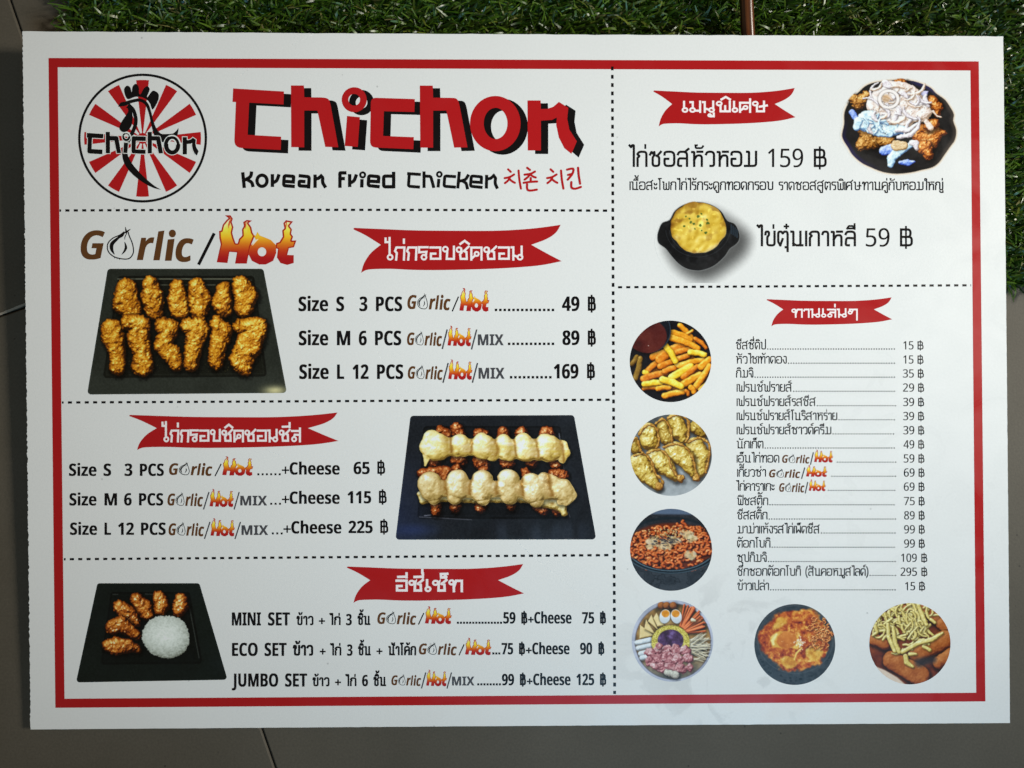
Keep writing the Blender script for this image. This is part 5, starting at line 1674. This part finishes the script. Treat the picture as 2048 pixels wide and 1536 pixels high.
def pic_dumplings():
    c = circle_cv(1342.3, 910.3, 81.3)
    z = lambda x, y: (1250 + x * .23438, 630 + y * .23438)
    c.C = pal(fbm(c.X, c.Y, 14, 4, 2), [(120, 126, 130), (150, 156, 160), (172, 178, 182)])
    c.C *= (1 - .5 * sm(900, 850, c.Y))[..., None]
    P = lambda L: [z(a, b) + (r * .23438,) for a, b, r in L]
    G1 = [(84, 56, 12), (146, 110, 30), (188, 158, 66), (210, 186, 104), (232, 220, 164)]
    G2 = [(60, 36, 8), (112, 80, 18), (156, 122, 40), (184, 154, 70), (212, 192, 122)]
    RM = [(80, 44, 10), (132, 86, 24), (170, 120, 44), (202, 160, 84)]
    q = [([(70, 1080, 40), (100, 1150, 50)], G2), ([(620, 960, 70), (660, 1010, 40)], G2), ([(200, 1000, 80), (210, 1080, 80)], G1), ([(330, 960, 60), (360, 1060, 60)], G2), ([(430, 900, 70), (470, 1000, 70), (500, 1060, 40)], G1),
         ([(600, 1120, 80), (650, 1200, 80), (640, 1340, 50)], G1), ([(430, 1170, 90), (520, 1230, 80), (580, 1360, 30)], G1), ([(260, 1230, 90), (340, 1290, 80), (430, 1390, 34)], G1), ([(120, 1270, 90), (190, 1360, 80), (280, 1470, 34)], G1)]
    for i, (a, pl) in enumerate(q):
        c.lump(P(a), 15, pl, 9, 2.6, .4, 26, seed=i + 340, edge=1.6, es=9, shade=.5, sr=7, tone=.34, ts=9, crisp=.12)
    rims = [[(80, 1200), (170, 1190), (230, 1260), (260, 1350), (320, 1420), (310, 1480)], [(190, 1180), (290, 1150), (370, 1210), (400, 1310), (460, 1390), (490, 1410)], [(330, 1130), (430, 1100), (520, 1130), (580, 1230), (610, 1350), (640, 1380)],
            [(540, 1090), (640, 1050), (720, 1110), (715, 1230), (690, 1340)], [(120, 1020), (190, 940), (270, 970), (290, 1080), (270, 1130)], [(260, 930), (330, 890), (390, 980), (400, 1080)], [(370, 880), (470, 850), (540, 910), (540, 1030), (520, 1080)], [(60, 1080), (100, 1050), (130, 1150), (150, 1180)]]
    for i, r in enumerate(rims):
        s = cat([z(*p) for p in r], n=5)
        c.lump([(x, y, 2.6 + .7 * math.sin(k * 1.9)) for k, (x, y) in enumerate(s)], 3, RM, 4, .8, .25, 18, seed=i + 360, edge=1.6, es=4, shade=.2, sr=3, off=(1, 1), tone=.25, ts=6)
    for x, y in ((290, 1465), (475, 1395), (610, 1390)):
        c.lump(P([(x, y, 34)]), 5, RM, 4, 1.6, .3, 16, seed=x, edge=2, es=5, shade=.3)
    return c.build('food_picture', board, 'round printed picture of golden fried dumplings on a grey plate', grain=6)

def curl(c, n, x0, x1, y0, y1, r, pl, seed, ln=3, cur=1.2, test=None, **k):
    rs = np.random.RandomState(seed)
    pts = [(rs.uniform(x0, x1), rs.uniform(y0, y1)) for _ in range(n)]
    pts.sort(key=lambda p: p[1])
    for i, (x, y) in enumerate(pts):
        if test and not test(x, y): continue
        a = rs.uniform(0, 6.28)
        L = [(x, y, r)]
        tb = rs.choice([-1, 1]) * cur
        for j in range(7):
            x += math.cos(a) * ln; y += math.sin(a) * ln * .75
            a += tb + rs.uniform(-.3, .3)
            if j == 3: tb = -tb
            L.append((x, y, r))
        c.lump(L, r, pl, 4, .3, k.get('spec', .3), 16, seed=seed + i, shade=k.get('shade', .5), sr=3, off=(.6, 1.2), tone=k.get('tone', .2), ts=20)

def pic_noodles():
    c = circle_cv(1342.2, 1099.6, 82)
    cx, cy = 1342.2, 1099.6
    c.fill((34, 35, 40))
    c.C += ((fbm(c.X, c.Y, 12, 8, 3) - .5) * 26)[..., None]
    vein = np.abs(fbm(c.X, c.Y * 1.6, 22, 9, 3) - .5)
    c.C *= (1 - .45 * sm(.03, .0, vein))[..., None]
    top = c.Y - (1024 + (c.X - 1290) * .015)
    c.over(np.where(c.X < 1390, top - 4, 9), (84, 100, 124), 4, .9)
    d = np.hypot((c.X - cx) / 92, (c.Y - 1096) / 50) * 50 - 50
    c.over(np.abs(np.hypot((c.X - cx) / 98, (c.Y - 1092) / 56) * 52 - 52) - 2.2, (18, 26, 32), 2, np.where(c.Y > 1100, 1, 0)[..., None] if False else 1.0)
    c.over(d, (92, 34, 14), 5)
    NO = [(50, 12, 4), (112, 38, 10), (158, 62, 20), (186, 88, 34), (216, 138, 78)]
    ins = lambda x, y: ((x - cx) / 88) ** 2 + ((y - 1094) / 42) ** 2 < 1 and y > 1050
    curl(c, 210, cx - 86, cx + 86, 1050, 1134, 3.1, NO, 400, 3.8, .75, ins)
    ch = [(1305, 1082, 12), (1330, 1090, 14), (1375, 1068, 12), (1384, 1078, 10), (1382, 1110, 10), (1300, 1094, 8), (1350, 1080, 12), (1283, 1131, 4)]
    for i, (x, y, r) in enumerate(ch):
        dd = np.hypot(c.X - x, (c.Y - y) * 1.3) - r + (fbm(c.X, c.Y, 7, i + 3, 3) - .5) * 16
        c.over(dd, pal(fbm(c.X, c.Y, 6, i + 8, 2), [(150, 124, 80), (196, 180, 134), (214, 206, 172), (228, 224, 204)]), 5, .8)
    rs = np.random.RandomState(6)
    for i in range(70):
        x, y = 1340 + rs.normal(0, 20), 1066 + rs.normal(0, 8)
        c.lump([(x, y, 1.0), (x + rs.uniform(-1.5, 1.5), y + 1, .9)], 1, [(120, 84, 40), (190, 160, 100), (220, 200, 150)], shade=.3, sr=2)
    for i in range(55):
        x, y = 1332 + rs.normal(0, 16), 1080 + rs.normal(0, 6)
        a = rs.uniform(-.6, .6)
        c.lump([(x, y, .8), (x + 5 * math.cos(a), y + 3 * math.sin(a), .6)], 1, [(22, 22, 28), (44, 44, 52), (70, 70, 80)], shade=.1, sr=2)
    rim = np.hypot((c.X - cx) / 96, (c.Y - 1085) / 58) * 58 - 58
    msk = sm(1110, 1122, c.Y)
    for o, col, w_ in ((0, (16, 22, 28), 4), (-1.5, (94, 116, 130), .7), (3.4, (60, 78, 90), .9)):
        c.C = c.C * (1 - (np.clip(.5 - (np.abs(rim - o) - w_) / 1.5, 0, 1) * msk)[..., None]) + np.array(col) * (np.clip(.5 - (np.abs(rim - o) - w_) / 1.5, 0, 1) * msk)[..., None]
    lo = (rim > 5) & (c.Y > 1110)
    n = fbm(c.X, c.Y, 14, 17, 3)
    dark = pal(n, [(26, 29, 34), (44, 48, 54), (56, 60, 66)]) * (1 - .5 * sm(.04, 0, np.abs(n - .5)))[..., None]
    c.C = np.where(lo[..., None], dark, c.C)
    return c.build('food_picture', board, 'round printed picture of red noodles with melted cheese in a black bowl', grain=5)

def pic_hotpot():
    c = circle_cv(1345, 1281.8, 81.5)
    z = lambda x, y: (1250 + x * .24096, 1005 + y * .24089)
    P = lambda L: [z(a, b) + (r * .24096,) for a, b, r in L]
    cx, cy = 1345, 1281.8
    rr = np.hypot(c.X - cx, c.Y - cy)
    c.fill((168, 172, 188))
    c.C += ((fbm(np.arctan2(c.Y - cy, c.X - cx) * 40, rr * .3, 14, 3, 2) - .5) * 60)[..., None]
    di = np.hypot(c.X - cx - 1, c.Y - cy - 1) - 75.5
    n = vn(c.X, c.Y, 11, 7)
    c.over(di, pal(n, [(62, 50, 28), (112, 84, 40), (150, 112, 60), (176, 148, 96)]), 2)
    low = sm(1290, 1350, c.Y)
    c.C = np.where((di < 0)[..., None], c.C * (1 - low[..., None] * .6) + np.array([104, 110, 112]) * .6 * low[..., None], c.C)
    c.over(np.abs(di) - .8, (84, 80, 96), 1.5, .8)
    for i, x in enumerate((300, 345, 400)):
        c.lump(P([(x, 855, 30)]), 6, [(80, 40, 14), (140, 78, 30), (176, 110, 50)], 5, 1, 0, seed=i)
    # enoki mushrooms
    rs = np.random.RandomState(2)
    EN = [(140, 124, 90), (186, 172, 138), (212, 202, 176), (226, 222, 206)]
    for i in range(60):
        a = rs.uniform(-.75, .55)
        r0, r1 = rs.uniform(30, 44), rs.uniform(64, 80)
        x0, y0 = 1378 + rs.normal(0, 5), 1296 + rs.normal(0, 9)
        c.lump([(x0, y0, 1.1), (x0 + 42 * math.cos(a) * rs.uniform(.7, 1), y0 + 48 * math.sin(a) * rs.uniform(.7, 1), .8)], 1.2, EN, shade=.25, sr=2, seed=i, tone=.25)
    # carrots
    CA = [(110, 34, 10), (176, 68, 26), (206, 98, 48), (226, 140, 90)]
    for i in range(26):
        a = -1.35 + 1.2 * i / 25 + rs.normal(0, .08)
        x0, y0 = 1358 + 14 * math.cos(a), 1268 + 16 * math.sin(a)
        c.lump([(x0, y0, 2.2), (x0 + 44 * math.cos(a) * rs.uniform(.75, 1.05), y0 + 46 * math.sin(a) * rs.uniform(.75, 1.05), 2.0)], 2.4, CA, shade=.35, sr=2.5, seed=i + 3)
    c.lump(P([(560, 975, 16), (580, 980, 10)]), 3, EN, shade=.3)
    # tofu triangles
    for i, q in enumerate((((125, 1015), (120, 1130), (245, 1105)), ((175, 970), (160, 1050), (255, 1100)), ((220, 930), (190, 985), (275, 1060)), ((262, 915), (235, 960), (270, 1030), (325, 1020)))):
        c.lump(('p', [z(*p) for p in q]), 3, [(150, 124, 66), (200, 176, 116), (218, 196, 140), (226, 208, 160)], 8, .3, 0, seed=i + 20, shade=.4, sr=4)
    # sausages / fish rolls
    for i, (a, b) in enumerate(((100, 1165), (110, 1210), (130, 1255), (140, 1290))):
        c.lump(P([(a, b, 22), (a + 110, b - 25, 22)]), 5, [(120, 122, 126), (176, 184, 190), (206, 214, 220), (226, 230, 234)], 6, .6, .2, seed=i + 40, shade=.35, sr=4)
    # noodle ring
    d0 = np.hypot((c.X - z(378, 0)[0]) / 38.5, (c.Y - z(0, 1160)[1]) / 34) * 36 - 36
    g = vn(c.X, c.Y, 2.0, 9) * .6 + vn(c.X, c.Y, 1.3, 12) * .4
    c.C *= (1 - .35 * sm(4, -1, d0))[..., None]
    c.over(d0 + (g - .5) * 3, pal(g, [(120, 104, 26), (176, 160, 60), (208, 196, 100), (226, 218, 150)]), 1.2)
    ds = np.hypot((c.X - z(378, 0)[0]) / 26, (c.Y - z(0, 1145)[1]) / 22) * 24 - 24
    c.over(ds, pal(fbm(c.X, c.Y, 8, 4, 3), [(26, 10, 22), (54, 26, 50), (82, 52, 92), (140, 120, 180)]), 1.4)
    # meat
    ME = [(78, 30, 36), (124, 60, 66), (154, 88, 92), (178, 118, 120), (206, 172, 172)]
    for i, (x, y, r) in enumerate(((210, 1250, 46), (210, 1320, 44), (290, 1230, 46), (280, 1300, 50), (350, 1220, 46), (360, 1290, 52), (420, 1230, 50), (440, 1300, 52), (500, 1230, 46), (520, 1290, 44), (300, 1370, 46), (380, 1370, 50), (460, 1380, 46), (530, 1370, 34), (240, 1360, 30), (280, 1190, 26))):
        c.lump(P([(x, y, r), (x + 14, y + 8, r * .8)]), 8, ME, 8, 3, .15, 14, seed=i + 60, edge=3.5, es=7, shade=.22, sr=3, tone=.4, ts=8, hs=.55)
    c.lump(P([(350, 1410, 26), (420, 1430, 30)]), 6, [(130, 120, 112), (176, 172, 160), (206, 204, 190)], 6, 1, .1, seed=5, edge=2)
    # egg halves
    for x, t in ((332, .1), (425, -.1)):
        px, py = z(x, 946)
        de = np.hypot((c.X - px + (c.Y - py) * t) / 11, (c.Y - py) / 14) * 12 - 12
        c.C *= (1 - .4 * sm(4, -1, de))[..., None]
        c.over(de, pal(sm(py - 14, py + 14, c.Y) * .7 + .2, [(222, 224, 222), (214, 220, 224), (180, 188, 196)]), 1.2)
        dy = np.hypot(c.X - px - (1 if t > 0 else -1), (c.Y - z(0, 920)[1])) - 8
        c.over(np.maximum(dy, de + 1), pal(vn(c.X, c.Y, 4, 2), [(196, 120, 20), (220, 150, 40)]), 1.4)
    return c.build('food_picture', board, 'round printed picture of a metal hot pot with sliced pork, egg halves and carrots', grain=6)

def pic_soup():
    c = circle_cv(1589.6, 1289, 80.8)
    z = lambda x, y: (1490 + x * .20996, 1195 + y * .20998)
    c.C = pal(fbm(c.X, c.Y, 7, 5, 3), [(30, 36, 42), (50, 56, 62), (64, 70, 76)])
    rs = np.random.RandomState(8)
    for i in range(26):
        a = rs.uniform(.3, 2.9)
        x, y = 1589.6 + 74 * math.cos(a), 1289 + rs.uniform(66, 78) * math.sin(a)
        c.over(np.hypot(c.X - x, (c.Y - y) * 1.3) - rs.uniform(1.2, 3), (24, 29, 34), 1.4, .7)
    sx, sy = z(480, 400)
    d = np.hypot((c.X - sx) / 70, (c.Y - sy) / 63) * 66 - 66
    c.over(np.abs(d - 5) - 1.0, (92, 96, 100), 2, .4)
    d2 = d + (fbm(c.X, c.Y, 18, 61, 3) - .5) * 22
    fib = fbm(c.X + 9 * vn(c.X, c.Y, 13, 2), c.Y + 11 * vn(c.X, c.Y, 11, 3), 13, 62, 4)
    f2 = fbm(c.X, c.Y, 5, 66, 3)
    v = np.clip(.12 + fib * .85 + (f2 - .5) * .6, 0, 1)
    col = pal(v, [(46, 8, 4), (96, 22, 8), (146, 52, 16), (184, 92, 30), (212, 150, 60), (234, 206, 124)])
    c.over(d2, col, 5)
    egg = lambda q, m, cc, s=4: c.over(psdf(c.X, c.Y, cat([z(*p) for p in q], True, 4)) + (fbm(c.X, c.Y, 10, int(q[0][0]), 3) - .5) * m, cc, s, .85)
    Y1 = pal(fbm(c.X, c.Y, 9, 70, 3), [(170, 96, 20), (204, 150, 48), (226, 192, 88), (236, 220, 150)])
    egg(((300, 200), (370, 190), (400, 240), (340, 280), (260, 310)), 8, Y1)
    egg(((330, 580), (420, 560), (480, 600), (470, 660), (390, 670)), 8, Y1)
    egg(((580, 490), (690, 470), (740, 540), (680, 600), (600, 580)), 10, Y1)
    egg(((250, 380), (300, 330), (400, 318), (480, 350), (520, 400), (545, 450), (500, 490), (430, 480), (300, 480), (248, 460)), 4, Y1, 3)
    px, py = z(400, 405)
    yk = np.hypot((c.X - px) / 20, (c.Y - py) / 17) * 18 - 18
    c.over(yk + (fbm(c.X, c.Y, 9, 88, 2) - .5) * 3, pal(np.clip(.5 - (c.Y - py) * .012 + (fbm(c.X, c.Y, 8, 3, 2) - .5) * .5, 0, 1), [(160, 76, 20), (190, 108, 36), (214, 142, 66)]), 2.4)
    wx, wy = z(285, 400)
    c.over(chain(c.X, c.Y, [z(270, 445) + (2.4,), z(262, 410) + (3.4,), z(300, 350) + (2,)]), (232, 218, 150), 2.4, .9)
    c.over(chain(c.X, c.Y, [z(470, 590) + (1.2,), z(490, 530) + (2,), z(540, 480) + (1.4,)]), (232, 206, 110), 2, .9)
    for i in range(46):
        x, y = z(520 + rs.normal(0, 20), 430 + rs.normal(0, 26))
        c.over(np.hypot(c.X - x, c.Y - y) - rs.uniform(.5, 1.7), (232, 226, 214), 1.4, .75)
    for i in range(60):
        a, r = rs.uniform(0, 6.28), rs.uniform(10, 62)
        x, y = sx + r * math.cos(a), sy + .9 * r * math.sin(a)
        c.over(np.hypot(c.X - x, c.Y - y) - rs.uniform(.3, .9), (240, 214, 160), 1.2, .6)
    curl(c, 50, z(620, 0)[0], z(800, 0)[0], z(0, 180)[1], z(0, 470)[1], 1.2, [(90, 26, 8), (160, 70, 24), (206, 120, 54), (230, 170, 100)], 500, 2.2, .6, None, shade=.3)
    return c.build('food_picture', board, 'round printed picture of red kimchi stew with egg in a dark stone bowl', grain=5)

def pic_ricecake():
    c = circle_cv(1819.8, 1287.5, 81.2)
    z = lambda x, y: (1490 + x * .20996, 1195 + y * .20998)
    P = lambda L: [z(a, b) + (r * .20996,) for a, b, r in L]
    c.C = pal(fbm(c.X, c.Y, 16, 4, 3), [(40, 16, 14), (84, 32, 20), (118, 52, 26), (150, 78, 36)])
    RC = [(70, 24, 8), (116, 52, 18), (148, 76, 28), (166, 94, 40), (180, 112, 58)]
    for i, q in enumerate(([(1240, 400, 60), (1330, 450, 50)], [(1700, 100, 70), (1850, 180, 80)], [(1880, 250, 60), (1920, 300, 50)], [(1640, 540, 80), (1900, 400, 90)], [(1850, 620, 60), (1960, 540, 60)], [(1400, 600, 90), (1660, 740, 100)], [(1520, 130, 60), (1600, 170, 50)])):
        c.lump(P(q), 13, RC, 10, 1.2, .06, 14, seed=i + 500, edge=1.5, es=9, shade=.65, sr=8, tone=.26, ts=14, hs=.6)
    c.over(psdf(c.X, c.Y, [z(*p) for p in ((1230, 650), (1330, 690), (1450, 760), (1540, 840), (1400, 860), (1200, 760))]), (206, 186, 168), 3)
    c.over(chain(c.X, c.Y, [z(1660, 620) + (9,), z(1790, 590) + (7,)]), (44, 40, 44), 8, .8)
    CH = [(112, 88, 30), (164, 140, 62), (196, 176, 96), (212, 196, 126), (228, 218, 168)]
    rs = np.random.RandomState(12)
    sh = []
    for i in range(150):
        a = rs.uniform(0, 6.28)
        if rs.rand() < .25: x, y = rs.uniform(1240, 1420), rs.uniform(150, 330)
        else: x, y = 1570 + rs.normal(0, 95), 260 + rs.normal(0, 95)
        sh.append((x, y, a, rs.uniform(60, 150)))
    sh.sort(key=lambda t: t[1])
    for i, (x, y, a, L) in enumerate(sh):
        q = []
        tb = rs.uniform(-.75, .75)
        wd = rs.uniform(9, 17)
        for j in range(5):
            q.append((x, y, wd - 1.5 * abs(j - 2)))
            x += math.cos(a) * L / 4; y += math.sin(a) * L / 4; a += tb
        if y > 520: continue
        c.lump(P(q), 3, CH, 4, .4, .1, 14, seed=i + 520, edge=.9, es=5, shade=.28, sr=3, off=(1, 1.4), tone=.16, ts=12)
    for i, q in enumerate(([(1360, 260, 18), (1370, 380, 22), (1430, 510, 22)], [(1410, 280, 16), (1430, 430, 22), (1470, 520, 22)], [(1500, 520, 20), (1640, 440, 22), (1780, 400, 24), (1880, 340, 14)], [(1530, 560, 24), (1540, 620, 26), (1600, 660, 14)], [(1570, 540, 18), (1630, 540, 14)], [(1700, 470, 16), (1760, 500, 18)], [(1240, 280, 18), (1260, 330, 16), (1220, 360, 14)], [(1650, 70, 20), (1700, 200, 22), (1730, 260, 18)], [(1770, 210, 16), (1810, 240, 16)])):
        c.lump(P(q), 3.6, CH, 4, .5, .12, 14, seed=i + 640, edge=.7, es=5, shade=.4, sr=3, off=(1, 1.5), tone=.14, ts=12)
    return c.build('food_picture', board, 'round printed picture of shredded yellow cheese over orange rice cakes', grain=5)

for fn in (pic_tray_wings, pic_tray_cheese, pic_tray_rice, pic_onion_plate, pic_egg_pot, pic_fries, pic_dumplings, pic_noodles, pic_hotpot, pic_soup, pic_ricecake):
    fn()
